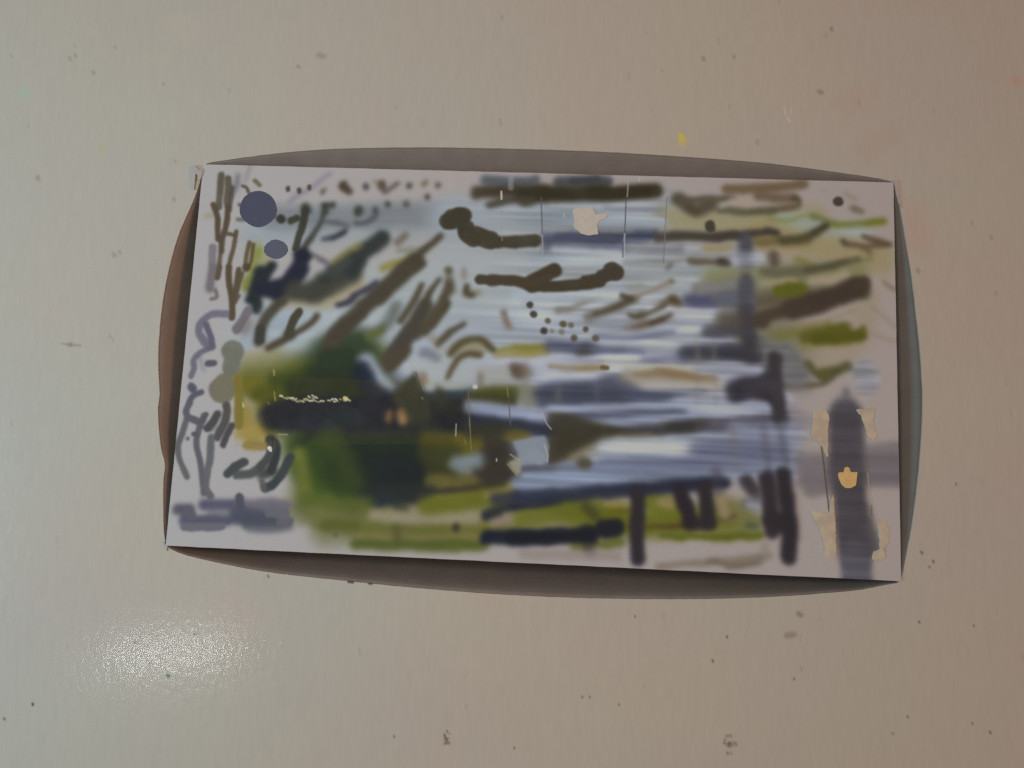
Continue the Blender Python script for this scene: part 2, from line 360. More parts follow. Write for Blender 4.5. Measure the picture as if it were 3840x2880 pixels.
((147,145,127),2.5,0.7,0.8,[113.7,79.8,114.2,81.6]),
((135,123,104),5.4,0.6,0.9,[127.6,78.1,129.0,78.4]),
((113,100,82),2.9,0.6,0.9,[127.2,78.9,127.6,79.2]),
((71,88,114),4.0,0.8,0.9,[94.3,87.5,98.0,88.1,102.3,87.2]),
((113,120,79),5.4,0.8,0.9,[117.8,88.1,122.9,87.5,127.9,86.6]),
((97,99,68),4.7,0.8,0.8,[115.7,90.0,126.2,89.6]),
((185,205,237),3.3,0.6,0.95,[110.7,92.4,117.3,93.2,127.5,94.6,139.2,96.0]),
((76,84,105),4.0,0.7,0.9,[112.4,97.1,124.8,98.0,139.3,98.9]),
((153,160,145),5.8,0.9,0.7,[131.5,85.0,137.4,87.3]),
((174,192,200),5.4,0.9,0.8,[131.4,51.1,142.4,48.8,160.7,46.3]),
((166,172,161),2.9,0.8,0.8,[143.3,54.4,149.9,53.1,159.3,47.5]),
((146,146,131),1.8,0.8,0.7,[143.3,54.1,148.5,53.9]),
((139,145,135),4.0,0.6,0.9,[155.2,56.6,161.0,54.2,167.5,51.3,171.8,48.9]),
((114,108,91),2.0,0.5,0.9,[157.3,55.4,164.6,52.9,170.7,49.7]),
((106,97,83),2.0,0.4,0.95,[167.4,47.6,168.9,48.3,171.4,48.9]),
((167,163,146),1.8,0.7,0.85,[171.8,48.2,179.0,45.3,186.3,41.7]),
((140,131,116),1.6,0.6,0.9,[185.9,41.7,186.6,42.0]),
((174,177,164),2.2,0.8,0.7,[169.9,44.8,174.6,43.6]),
((163,168,166),4.0,0.8,0.7,[179.9,52.0,188.3,52.5]),
((140,139,121),3.3,0.7,0.9,[173.4,55.6,179.2,52.8,184.2,50.0,187.8,48.4,189.4,51.7]),
((109,106,89),1.8,0.5,0.95,[170.5,55.0,172.7,56.0,178.5,54.0,184.2,50.8]),
((107,99,76),3.3,0.6,0.9,[186.4,48.8,187.9,49.9]),
((129,120,104),3.3,0.7,0.95,[170.6,61.0,177.5,58.5,182.9,56.4,187.9,54.4]),
((97,90,75),2.2,0.5,0.95,[178.6,58.4,182.9,56.4,186.5,54.4]),
((182,167,145),1.4,0.8,0.7,[170.7,62.1,176.8,60.4]),
((93,89,85),2.3,0.28,0.95,[132.7,52.6,132.7,52.7]),
((95,92,83),2.3,0.28,0.95,[134.0,56.1,134.1,56.2]),
((120,119,103),2.1,0.28,0.95,[139.5,58.7,139.6,58.8]),
((85,84,83),2.4,0.28,0.95,[138.1,62.7,138.2,62.7]),
((116,114,92),2.3,0.28,0.95,[145.4,59.7,145.5,59.8]),
((133,133,117),2.0,0.28,0.95,[148.3,60.0,148.4,60.0]),
((160,161,154),1.7,0.28,0.95,[141.2,62.6,141.3,62.6]),
((153,153,147),2.1,0.28,0.95,[144.9,62.7,145.0,62.8]),
((113,112,98),2.1,0.28,0.95,[153.9,61.3,154.0,61.3]),
((113,112,101),2.4,0.28,0.95,[149.6,64.9,149.7,64.9]),
((121,120,110),2.5,0.28,0.95,[157.8,64.6,157.9,64.6]),
((189,206,232),3.3,0.8,0.8,[157.5,61.4,168.5,62.1,183.0,62.4]),
((154,168,196),2.9,0.8,0.85,[156.8,63.7,168.5,64.0,179.4,63.2,190.2,60.2]),
((158,160,88),2.9,0.8,0.95,[127.0,68.9,134.0,69.0,140.5,68.4]),
((185,178,107),2.2,0.8,0.9,[127.1,71.8,133.0,71.3,139.5,69.5]),
((120,133,162),3.3,0.7,0.95,[142.4,67.9,146.8,68.5,151.9,69.4]),
((141,156,184),2.5,0.8,0.9,[151.9,69.1,163.6,69.4,175.9,69.3]),
((114,118,125),4.7,0.5,0.95,[154.8,67.8,154.9,70.1]),
((107,110,121),2.9,0.6,0.9,[152.0,70.9,156.3,70.4]),
((176,160,115),1.8,0.4,0.95,[150.7,76.7,155.8,76.3,161.6,75.9]),
((129,113,85),1.6,0.3,0.95,[160.8,75.9,162.5,75.9]),
((173,164,133),1.4,0.6,0.85,[140.8,76.1,145.6,76.3,150.7,76.1]),
((158,145,114),1.3,0.5,0.8,[141.0,76.1,141.4,76.1]),
((166,161,133),1.3,0.6,0.85,[145.0,78.9,149.3,78.2]),
((176,166,127),1.6,0.6,0.8,[160.8,73.9,161.2,75.4]),
((176,170,137),1.4,0.8,0.7,[150.7,75.4,155.7,74.5]),
((167,157,132),3.3,0.8,0.9,[173.9,77.8,181.5,77.5,186.9,77.7]),
((170,151,119),2.9,0.8,0.9,[181.8,76.8,190.5,77.2,196.3,79.2,201.3,78.3]),
((175,164,130),2.2,0.8,0.8,[183.3,76.4,191.9,76.0]),
((106,114,143),5.4,0.7,0.9,[195.9,49.2,200.9,49.4]),
((140,144,143),4.0,0.8,0.8,[195.8,44.4,208.1,43.6]),
((139,148,181),2.9,0.8,0.9,[176.7,71.8,183.2,72.0,190.4,71.7]),
((98,106,127),6.1,0.6,0.95,[193.2,69.4,199.7,69.1,209.8,68.8]),
((153,157,153),2.2,0.7,0.8,[195.0,66.7,195.4,71.9]),
((158,158,149),2.2,0.7,0.8,[203.3,66.8,203.0,72.0]),
((103,109,118),4.7,0.8,0.9,[201.1,61.0,208.3,60.7]),
((87,97,116),6.9,0.8,0.95,[140.1,86.8,151.0,85.7,165.4,84.4]),
((110,121,145),4.7,0.8,0.9,[138.1,90.9,154.7,89.9,172.7,87.4]),
((90,100,122),5.8,0.8,0.9,[161.8,84.2,165.7,80.7]),
((135,148,181),4.3,0.8,0.9,[172.7,86.3,187.1,86.8,201.3,84.8]),
((117,132,159),3.3,0.8,0.8,[175.6,86.2,190.6,86.7]),
((146,150,151),2.2,0.8,0.8,[143.4,85.2,143.1,87.5]),
((202,217,239),2.2,0.8,0.8,[172.6,82.3,187.0,82.8,201.3,81.9]),
((177,197,224),2.5,0.7,0.9,[140.4,92.7,165.6,90.6,187.1,88.6,204.9,86.5]),
((116,126,151),2.9,0.7,0.9,[154.9,95.0,172.8,93.5,183.6,92.4,197.8,91.1]),
((93,90,75),6.1,0.5,0.95,[142.7,96.6,146.4,98.2]),
((124,138,132),3.3,0.9,0.8,[204.6,43.3,211.8,41.9]),
((111,118,128),5.8,0.7,0.9,[214.7,40.7,214.7,46.3]),
((124,131,142),5.1,0.8,0.9,[206.8,46.6,211.8,47.6,215.5,49.3]),
((111,120,135),3.3,0.8,0.8,[204.6,49.3,211.1,49.5]),
((204,207,170),2.2,0.9,0.7,[219.8,41.7,227.0,40.3,232.0,39.8]),
((211,208,188),4.0,0.9,0.8,[238.9,39.5,246.1,38.9,251.5,37.6]),
((124,122,106),5.8,0.8,0.9,[218.3,48.5,226.3,47.1,237.1,45.6]),
((124,134,61),4.7,0.4,0.95,[227.0,44.1,231.3,43.5,234.9,43.0]),
((121,134,61),2.2,0.5,0.95,[229.9,41.7,235.3,41.9]),
((103,97,85),5.4,0.6,0.96,[209.7,57.7,219.1,54.8,229.9,51.4,239.2,48.5]),
((96,90,81),7.6,0.5,0.97,[232.0,51.0,242.4,47.3,251.4,43.6,256.1,41.6]),
((99,94,82),4.7,0.4,0.97,[255.0,40.1,258.3,39.6]),
((104,103,85),4.7,0.6,0.9,[257.9,40.4,258.2,43.7]),
((100,96,87),4.3,0.7,0.9,[213.3,56.1,220.9,56.9]),
((152,156,98),4.3,0.9,0.85,[224.8,61.6,233.4,59.8,244.2,56.5]),
((122,129,62),5.4,0.7,0.95,[237.0,61.9,244.1,59.4,250.6,57.7]),
((117,124,56),4.3,0.5,0.95,[240.5,62.5,251.2,61.0,256.6,59.7]),
((125,131,66),2.9,0.6,0.9,[257.3,57.5,256.2,60.5]),
((173,177,117),2.2,0.9,0.7,[235.5,65.3,247.7,64.1,256.9,62.6]),
((183,180,149),2.5,0.9,0.6,[234.1,57.6,244.2,54.3,254.9,50.2]),
((179,175,159),1.3,0.8,0.6,[260.6,48.5,265.6,52.8,270.4,57.0]),
((179,175,159),1.3,0.8,0.6,[259.8,58.5,265.4,60.9,270.3,62.5]),
((166,164,138),1.3,0.8,0.7,[265.4,39.0,267.2,40.8,270.4,42.2]),
((143,153,157),4.7,0.7,0.9,[229.1,65.9,232.7,70.1,235.5,74.4]),
((148,158,168),5.4,0.8,0.9,[229.1,71.7,230.5,76.0]),
((114,121,83),3.3,0.6,0.95,[236.9,71.4,240.5,75.3,244.0,77.0]),
((117,124,84),4.0,0.6,0.95,[242.6,74.5,247.6,73.9,251.8,72.0]),
((98,102,72),1.8,0.8,0.8,[245.8,75.8,248.3,73.9]),
((124,120,98),2.2,0.6,0.9,[227.7,80.1,235.1,79.9,242.2,78.9,246.8,76.5]),
((113,132,129),2.2,0.7,0.8,[251.8,72.0,252.5,72.7]),
((183,199,220),5.4,0.9,0.7,[256.8,72.9,260.2,77.1]),
((98,99,101),4.0,0.6,0.9,[216.6,63.0,218.1,68.5]),
((101,104,114),4.7,0.7,0.9,[206.9,68.1,214.1,68.6]),
((121,127,128),4.0,0.8,0.8,[219.8,63.3,222.7,68.3]),
((88,89,96),3.6,0.5,0.95,[225.6,70.4,225.6,77.0,226.3,81.3]),
((88,91,103),5.4,0.5,0.97,[214.9,82.1,221.3,80.4,224.9,81.3]),
((83,85,99),6.5,0.6,0.97,[211.4,84.4,217.7,82.3,224.9,84.2]),
((85,89,98),4.0,0.5,0.95,[226.3,84.2,227.0,88.1,226.3,92.1]),
((117,127,155),2.2,0.8,0.8,[207.8,82.0,212.0,79.7]),
((201,218,245),4.0,0.5,0.97,[197.7,75.1,208.4,74.7,218.8,74.7]),
((191,207,236),3.6,0.8,0.9,[201.3,78.6,208.5,78.0]),
((186,204,233),2.2,0.8,0.9,[201.1,63.9,209.1,63.6]),
((194,213,240),4.0,0.5,0.97,[194.3,90.5,207.1,90.4,215.6,88.6,222.0,88.7]),
((181,198,226),2.2,0.8,0.9,[197.8,86.8,205.0,87.2]),
((107,116,140),2.5,0.8,0.9,[205.0,94.4,215.7,93.6,224.9,92.5]),
((91,98,112),3.3,0.8,0.7,[201.2,68.4,206.9,67.8]),
((178,176,187),7.2,0.9,0.5,[231.9,91.5,236.8,93.1]),
((116,118,122),2.2,0.3,0.85,[3.2,101.9,2.2,106.8,0.9,112.3,2.1,117.0,5.4,123.5]),
((112,113,122),2.3,0.3,0.9,[3.8,95.6,2.9,98.6,4.3,101.2,9.0,102.8,9.8,100.2]),
((112,113,122),2.2,0.3,0.9,[9.0,102.8,8.2,106.9,7.8,110.6,10.0,117.8,11.9,125.7,12.6,129.3]),
((103,105,116),1.7,0.3,0.9,[6.4,107.3,7.5,107.3]),
((118,119,125),1.4,0.3,0.9,[4.3,109.2,4.3,109.2]),
((92,93,95),3.0,0.3,0.95,[15.0,99.6,13.8,102.3,11.8,104.9]),
((100,98,98),3.0,0.3,0.9,[18.1,96.2,18.7,98.7,18.0,102.8,15.8,108.1]),
((91,92,95),2.3,0.3,0.95,[21.0,103.4,19.5,107.2,18.3,110.9]),
((105,105,114),2.0,0.3,0.9,[10.6,99.8,9.3,102.1]),
((136,136,139),2.2,0.8,0.6,[13.3,105.2,16.3,105.1]),
((119,122,128),2.6,0.3,0.92,[13.3,108.5,13.8,114.7,13.3,120.6,13.2,127.1,15.3,130.3]),
((165,166,170),1.6,0.7,0.7,[11.7,127.2,12.0,130.8]),
((84,92,93),3.0,0.3,0.95,[20.8,121.7,23.2,119.4,27.1,117.1]),
((95,101,101),3.5,0.3,0.95,[24.5,121.9,29.7,121.3,33.2,118.6]),
((89,94,93),3.0,0.3,0.95,[33.2,118.6,36.1,114.5,36.9,110.1]),
((67,74,75),3.5,0.3,0.97,[36.3,107.9,38.4,110.4,38.8,115.1,37.7,119.5]),
((74,85,87),3.5,0.3,0.97,[44.3,114.5,42.5,119.3,39.5,124.1,36.0,126.5]),
((89,97,98),4.3,0.5,0.95,[34.1,121.1,38.1,119.9]),
((110,111,107),2.3,0.3,0.9,[34.4,124.0,35.3,126.8]),
((133,133,129),2.2,0.7,0.8,[36.2,115.2,35.0,118.2]),
((116,116,128),4.0,0.4,0.95,[3.3,135.8,7.7,136.0]),
((110,113,126),3.5,0.3,0.9,[7.4,136.4,8.3,138.1]),
((114,115,136),3.6,0.45,0.95,[13.0,133.6,19.7,133.3,25.6,133.4]),
((98,101,119),2.7,0.3,0.95,[26.4,130.5,27.1,133.7]),
((136,136,149),4.7,0.7,0.9,[27.8,133.6,36.2,132.9,43.6,132.9]),
((151,148,152),3.3,0.8,0.7,[41.7,132.3,49.0,132.0]),
((112,115,135),4.0,0.35,0.95,[6.3,140.0,13.6,139.7,22.4,138.9]),
((105,111,129),5.8,0.4,0.95,[25.9,137.0,33.0,137.7,39.2,138.1]),
((102,110,125),4.7,0.4,0.95,[30.6,139.6,35.0,140.1,42.2,139.1]),
((119,121,132),3.5,0.3,0.9,[43.0,139.0,45.9,138.5]),
((158,157,167),2.2,0.7,0.8,[15.5,136.3,22.2,136.4]),
((126,127,138),2.7,0.3,0.85,[6.5,142.1,14.6,142.1,20.4,141.5]),
((141,145,155),2.2,0.7,0.8,[31.5,142.0,40.7,142.0,46.7,140.3]),
((124,126,139),3.5,0.3,0.9,[38.3,135.3,44.2,135.8]),
((146,151,120),7.2,0.9,0.7,[49.3,135.5,52.7,132.5]),
((134,141,81),5.1,0.9,0.6,[47.9,118.4,51.5,127.2]),
((99,104,69),0.7,0.6,0.9,[64.0,142.5,64.1,142.8]),
((156,130,97),3.3,0.6,0.9,[80.8,96.6,80.6,98.8]),
((164,138,103),4.3,0.45,0.95,[85.2,96.4,86.1,98.6]),
((71,60,65),1.4,0.5,0.9,[82.8,95.4,82.9,99.8]),
((205,174,129),1.1,0.5,0.8,[85.8,97.5,85.9,99.0]),
((72,74,87),2.2,0.8,0.7,[83.8,92.1,84.6,92.8]),
((51,56,71),3.6,0.7,0.9,[92.2,103.1,99.4,101.0,111.1,100.9]),
((58,61,61),4.3,0.9,0.8,[95.5,95.7,102.7,93.5]),
((120,120,59),4.7,0.8,0.9,[114.0,100.4,121.3,100.4,128.6,101.6]),
((138,128,71),3.3,0.8,0.8,[124.2,100.7,128.6,102.3]),
((112,112,64),5.4,0.9,0.9,[99.8,106.8,110.7,106.7,115.0,106.9]),
((122,122,67),4.0,0.9,0.8,[109.9,106.3,116.6,108.2]),
((85,81,76),7.2,0.6,0.95,[119.3,105.6,125.2,107.9,127.1,109.9]),
((90,83,71),8.3,0.5,0.95,[116.9,114.7,121.9,114.5,124.8,113.6]),
((92,86,68),5.4,0.5,0.95,[120.0,118.9,124.9,115.8,128.5,117.1]),
((75,76,81),4.7,0.8,0.9,[121.8,111.6,124.6,110.1]),
((159,178,184),4.0,0.8,0.9,[107.1,114.0,109.6,113.9,115.3,112.6]),
((149,168,174),2.9,0.8,0.8,[108.6,115.8,111.1,114.2]),
((77,85,66),2.5,0.6,0.9,[104.0,117.0,104.3,117.4]),
((61,64,61),2.2,0.8,0.8,[98.9,116.9,99.6,117.2]),
((140,137,91),3.3,0.9,0.85,[98.0,121.6,106.0,121.2,114.3,120.9]),
((157,142,105),2.2,0.9,0.7,[104.2,122.0,114.3,120.5]),
((85,83,80),1.8,0.9,0.9,[97.2,125.2,107.9,124.0,115.1,123.3]),
((168,188,214),5.4,0.7,0.9,[128.9,108.4,136.1,109.6,141.9,109.3]),
((147,155,171),3.3,0.8,0.8,[132.1,115.5,139.9,114.4]),
((175,194,219),4.0,0.7,0.9,[130.1,120.2,140.1,119.1]),
((180,182,163),3.3,0.6,0.9,[128.0,112.8,129.9,115.6]),
((85,81,65),4.0,0.5,0.95,[122.1,117.3,127.8,117.8,130.4,118.0]),
((52,60,79),5.1,0.6,0.95,[131.8,125.5,141.7,124.3]),
((57,65,77),4.0,0.6,0.95,[119.2,132.7,126.2,129.6,133.3,127.2,141.8,126.4]),
((70,75,80),3.3,0.8,0.9,[118.5,133.5,124.5,132.1]),
((49,57,76),5.4,0.5,0.97,[119.9,140.8,130.2,140.0,143.0,139.4]),
((85,78,70),2.5,0.35,0.97,[108.7,137.4,108.7,138.2]),
((61,67,64),0.8,0.6,0.9,[63.9,142.5,64.0,142.8]),
((180,169,163),4.0,0.9,0.8,[122.9,135.4,128.2,134.1]),
((69,82,63),3.3,0.9,0.8,[86.4,132.1,88.9,132.3]),
((157,149,124),4.0,0.9,0.8,[83.3,134.7,90.5,134.4,97.8,135.5]),
((73,94,95),2.9,0.9,0.7,[75.7,130.8,80.1,130.6]),
((113,122,130),1.1,0.7,0.6,[65.9,105.5,68.9,105.5]),
((113,123,131),1.2,0.7,0.6,[81.3,104.9,85.0,105.1]),
((103,115,121),1.1,0.7,0.6,[75.8,115.4,79.1,115.6]),
((108,118,124),1.1,0.7,0.6,[81.6,115.3,85.3,115.3]),
((98,107,115),1.4,0.8,0.5,[75.0,103.8,79.9,104.7]),
((93,90,75),3.3,0.5,0.95,[141.9,96.0,143.1,99.2]),
((88,90,81),5.8,0.5,0.95,[143.1,97.0,147.8,96.8,152.9,99.5]),
((94,99,98),5.4,0.6,0.95,[147.2,100.8,155.1,100.9,164.4,100.1]),
((99,103,105),4.0,0.7,0.9,[162.3,100.2,173.0,99.0,183.7,99.0]),
((90,90,78),5.4,0.5,0.95,[144.2,108.2,148.1,105.8,151.6,104.2]),
((90,90,78),4.7,0.5,0.95,[143.4,105.7,143.6,110.7]),
((131,130,101),2.5,0.8,0.8,[144.0,112.1,150.3,109.0,155.2,104.8]),
((181,180,159),2.2,0.9,0.8,[149.7,110.1,157.4,105.8]),
((121,121,96),2.2,0.8,0.8,[155.2,103.7,161.7,104.2]),
((121,133,161),3.3,0.8,0.9,[152.7,94.8,165.7,93.6,183.6,92.1,196.1,91.3]),
((184,203,228),2.5,0.7,0.9,[157.1,97.2,169.3,95.9,183.6,94.6,205.0,92.7]),
((87,91,93),4.0,0.6,0.95,[183.7,99.0,190.8,97.2,197.2,96.3]),
((79,80,79),3.3,0.6,0.9,[187.2,98.1,195.8,95.6]),
((106,109,128),4.7,0.8,0.9,[197.9,96.2,208.5,95.4]),
((94,95,100),4.0,0.7,0.9,[176.2,98.2,176.6,100.0]),
((124,122,112),2.2,0.9,0.7,[175.4,96.8,178.3,96.3]),
((199,215,237),4.7,0.7,0.95,[158.9,108.6,173.2,106.9,183.8,105.4,192.3,104.3]),
((189,209,232),4.0,0.7,0.9,[157.5,110.1,169.6,108.9,187.4,107.4]),
((212,228,248),4.0,0.7,0.9,[187.4,105.3,191.6,105.1]),
((138,153,187),4.0,0.8,0.9,[196.2,104.9,208.6,104.4]),
((137,153,186),4.0,0.8,0.9,[155.5,113.0,173.3,113.0,191.0,110.8,205.1,110.9]),
((120,133,155),2.9,0.8,0.8,[134.0,115.4,144.8,113.9,155.5,112.7]),
((113,115,101),3.6,0.7,0.95,[155.1,111.6,155.3,112.0]),
((174,195,222),4.0,0.7,0.9,[134.2,120.0,148.5,118.7,162.8,118.1,176.9,116.4,194.6,114.9]),
((160,176,207),2.9,0.8,0.8,[176.9,115.7,191.1,114.4,206.9,112.3]),
((163,183,209),2.2,0.9,0.6,[141.3,116.5,162.7,115.9]),
((187,204,217),5.1,0.3,0.95,[136.0,109.6,138.5,110.9]),
((162,181,197),3.3,0.5,0.9,[135.9,106.7,139.2,108.0]),
((58,64,83),4.7,0.6,0.97,[130.9,125.5,148.7,123.6,162.9,122.3,177.0,121.0]),
((57,63,80),4.0,0.7,0.95,[128.9,128.4,138.1,127.3,145.9,125.5]),
((69,75,88),4.0,0.7,0.95,[173.5,121.1,187.6,118.8,207.0,116.9]),
((61,66,77),2.5,0.8,0.9,[187.6,119.5,205.2,117.6]),
((49,55,67),5.4,0.5,0.97,[129.4,140.4,145.7,139.3,158.4,137.6]),
((52,56,68),6.4,0.4,0.98,[163.3,135.7,167.5,135.3]),
((60,64,72),6.1,0.6,0.95,[157.0,138.0,157.7,139.4]),
((106,102,104),4.0,0.8,0.8,[157.1,143.2,158.6,144.6]),
((71,71,79),5.1,0.5,0.97,[174.9,122.1,175.2,134.1,175.7,145.8]),
((68,66,77),5.4,0.5,0.97,[190.8,120.7,192.7,126.3,194.5,132.1]),
((71,70,78),5.1,0.5,0.97,[199.6,118.9,200.4,125.2,201.1,131.5]),
((74,72,78),4.7,0.6,0.95,[193.5,132.5,201.8,131.8]),
((88,88,68),4.0,0.9,0.7,[155.9,127.9,159.6,131.3]),
((112,88,55),1.8,0.8,0.8,[178.7,134.2,186.5,133.9,191.4,133.3]),
((120,109,83),2.2,0.8,0.8,[205.3,130.6,210.6,129.0]),
((190,179,135),3.3,0.9,0.8,[183.5,124.9,187.0,125.8]),
((181,174,119),2.2,0.9,0.8,[163.7,127.2,171.9,126.5]),
((129,132,44),2.2,0.9,0.8,[164.5,129.3,172.3,128.9]),
((188,177,149),3.3,0.8,0.9,[205.6,122.2,207.1,128.4]),
((181,177,172),3.8,0.9,0.8,[133.9,146.2,167.8,145.3]),
((82,82,91),5.1,0.6,0.95,[214.6,115.6,217.1,119.6]),
((80,77,86),5.5,0.5,0.97,[222.0,114.5,223.2,122.6,224.0,133.6]),
((72,72,81),5.5,0.5,0.97,[228.1,113.0,229.3,122.4,230.5,132.4,230.1,142.5]),
((74,74,81),6.3,0.5,0.95,[224.0,129.5,228.1,130.9]),
((114,116,126),3.8,0.8,0.8,[215.1,124.2,218.3,122.4]),
((175,189,204),4.6,0.8,0.8,[216.3,124.6,218.3,125.7]),
((154,159,157),2.5,0.8,0.7,[208.7,147.1,218.4,145.1,223.2,142.4]),
((177,176,169),3.0,0.8,0.6,[221.6,138.9,222.0,142.9]),
((192,178,171),1.7,0.8,0.4,[233.0,116.1,234.5,136.3]),
((105,126,96),2.5,0.8,0.8,[215.5,131.9,218.3,132.2]),
((153,146,132),3.1,0.8,0.7,[183.0,148.5,199.6,146.2,219.6,143.6]),
((138,134,119),2.1,0.7,0.7,[203.8,145.5,209.6,146.9,219.6,145.8]),
((140,141,132),1.7,0.7,0.8,[201.0,145.8,203.0,145.6]),
((153,155,164),8.4,0.7,0.9,[236.2,108.9,242.0,108.7,245.2,109.0]),
((150,152,161),7.2,0.7,0.9,[236.2,115.1,245.2,114.7]),
((156,160,169),8.4,0.5,0.92,[259.1,105.1,269.2,103.8]),
((146,149,159),11.0,0.5,0.92,[259.0,110.4,269.1,110.0]),
((153,155,162),3.8,0.7,0.8,[237.0,119.2,245.9,118.0]),
((148,151,154),3.8,0.6,0.9,[258.0,123.1,260.6,135.1,261.8,138.6]),
((110,114,127),12.2,0.4,0.97,[251.3,90.9,251.0,94.7,251.3,107.1,251.3,112.0]),
((125,131,142),8.0,0.8,0.9,[251.1,86.7,251.1,92.2]),
((107,111,124),11.0,0.35,0.97,[251.7,112.0,252.3,123.4,253.0,135.4,254.1,141.8]),
((121,128,144),10.1,0.4,0.95,[253.8,140.2,254.4,151.3]),
((143,147,155),2.5,0.9,0.8,[251.2,84.2,251.2,80.8]),
((118,123,134),4.6,0.6,0.9,[257.5,128.4,259.4,138.3]),
((191,214,238),8.7,0.8,0.5,[191.6,56.4,208.9,55.8]),
((136,140,75),7.8,0.9,0.9,[26.0,86.0,37.1,84.3,49.4,81.3]),
((76,93,49),9.0,0.8,0.9,[37.3,86.8,49.5,83.2,61.8,80.9]),
((61,76,58),12.7,0.7,0.97,[54.4,82.4,62.9,78.9,67.0,84.4]),
((63,81,64),6.6,0.8,0.95,[55.2,76.1,61.4,75.9,65.9,77.0]),
((61,73,49),7.8,0.8,0.95,[43.7,88.4,56.1,88.5,69.8,88.6]),
((136,135,59),7.2,0.8,0.9,[22.4,88.0,30.0,88.9,34.7,92.4]),
((104,112,42),6.0,0.8,0.9,[30.2,91.4,35.7,89.3]),
((185,201,220),7.2,0.7,0.95,[70.8,76.8,74.3,82.2,78.9,87.0]),
((202,217,224),9.6,0.6,0.95,[90.2,79.2,96.2,76.5,101.7,76.9,109.8,79.0]),
((186,209,230),4.8,0.8,0.9,[94.8,85.2,105.2,84.4,111.3,83.9]),
((143,154,168),3.6,0.9,0.8,[93.5,72.8,97.9,74.5]),
((49,60,77),7.2,0.7,0.97,[69.2,80.0,73.4,87.8,81.1,91.8]),
((48,55,69),12.7,0.5,0.98,[37.7,99.1,45.7,97.8,63.0,97.8,81.5,97.9,96.1,97.3,107.7,97.5]),
((45,52,68),6.6,0.6,0.95,[43.1,96.4,62.8,94.4,81.2,93.7]),
((51,67,72),7.2,0.9,0.8,[60.1,100.0,65.5,98.6]),
((59,68,86),6.0,0.9,0.7,[49.2,102.9,58.5,103.8]),
((58,59,68),3.6,0.8,0.9,[33.9,98.0,40.1,97.8]),
((51,56,67),10.2,0.5,0.97,[92.3,93.8,99.6,94.2,108.1,93.8]),
((64,72,64),6.0,0.8,0.8,[99.5,92.3,105.6,92.7]),
((66,83,102),3.6,0.8,0.9,[94.5,89.5,103.0,88.8,110.3,87.6]),
((55,71,56),13.3,0.6,0.97,[51.7,111.3,64.0,111.4,76.2,110.3,91.4,109.7]),
((86,111,52),12.1,0.8,0.95,[50.9,116.2,54.9,121.4,58.9,125.5]),
((71,96,52),9.6,0.8,0.9,[55.4,111.8,59.6,118.8,63.7,124.7]),
((51,65,59),16.9,0.6,0.97,[66.8,116.1,76.7,118.1,87.6,117.6]),
((51,60,64),12.1,0.7,0.95,[82.7,116.7,91.9,119.2]),
((59,68,67),7.2,0.8,0.95,[72.4,126.1,86.3,126.6,95.3,124.5]),
((57,71,83),4.2,0.9,0.8,[76.3,130.1,83.5,128.9]),
((136,146,76),6.0,0.9,0.85,[47.6,113.3,50.0,120.5,51.2,128.2]),
((114,129,66),7.8,0.9,0.9,[52.0,130.6,62.4,131.3,74.0,131.9]),
((136,144,91),6.6,0.9,0.85,[54.8,135.8,65.8,136.5,75.5,136.0]),
((181,180,154),4.8,0.9,0.9,[77.8,134.7,95.9,134.8,115.0,133.6]),
((132,139,77),4.0,0.8,0.9,[75.1,140.2,102.1,138.9,115.9,138.9]),
((114,124,64),4.2,0.8,0.85,[59.9,139.1,70.8,138.6]),
((152,152,101),3.0,0.8,0.8,[72.3,142.7,96.3,142.1,116.0,140.9]),
((112,126,63),3.4,0.7,0.92,[71.9,145.3,90.5,144.7,116.1,143.3]),
((112,118,76),3.6,0.9,0.7,[86.5,138.5,87.5,144.9]),
((107,106,52),7.8,0.8,0.95,[96.6,105.8,106.4,106.6,113.6,106.3]),
((127,125,59),5.4,0.9,0.9,[108.7,105.3,114.3,108.1]),
((84,90,58),7.8,0.8,0.9,[96.9,111.2,105.4,111.5]),
((77,83,55),5.4,0.8,0.9,[97.8,116.6,105.8,117.5]),
((80,80,72),-2.05,0,0.9,[115.9,103.2,124.4,103.5,128.2,106.9,131.0,110.7,126.6,113.0,131.3,118.1,121.6,122.1,114.3,119.5,114.0,113.5,118.6,109.1]),
((72,70,70),3.6,0.9,0.7,[116.3,110.4,123.4,108.9]),
((154,173,181),6.0,0.8,0.9,[107.4,114.4,109.8,114.3,115.2,112.9]),
((130,129,75),4.2,0.8,0.9,[97.5,120.8,114.4,120.7]),
((77,75,70),2.7,0.8,0.9,[94.1,125.7,113.3,123.1,125.2,120.8]),
((130,140,59),7.2,0.8,0.95,[97.4,130.3,113.5,127.8,125.4,125.5]),
((170,167,112),3.6,0.9,0.8,[119.4,125.8,127.7,123.0]),
((202,216,223),-1.02,0,0.9,[89.5,79.2,94.0,77.2,101.1,76.0,109.8,79.0,112.3,77.1,113.3,83.8,105.3,86.0,95.0,87.6,92.6,84.6]),
((198,209,211),-1.02,0,0.85,[112.5,78.3,117.1,76.9,124.4,76.0,127.7,82.3,123.5,83.4,115.0,84.7]),
((79,82,66),-1.08,0,0.97,[89.9,79.8,92.6,84.6,95.8,91.3,97.0,97.3,88.9,98.9,81.1,91.2,85.0,85.5]),
((71,82,68),7.8,0.8,0.8,[88.6,94.6,92.4,96.9]),
((74,82,72),-1.45,0,0.9,[98.5,85.0,103.2,87.9,100.7,91.7,97.3,90.6]),
((162,146,122),3.0,0.9,0.8,[93.1,81.5,93.5,84.0]),
((193,204,206),7.2,0.8,0.9,[116.7,81.2,124.6,81.5]),
((152,151,132),2.2,0.7,0.8,[114.8,80.7,114.9,83.1]),
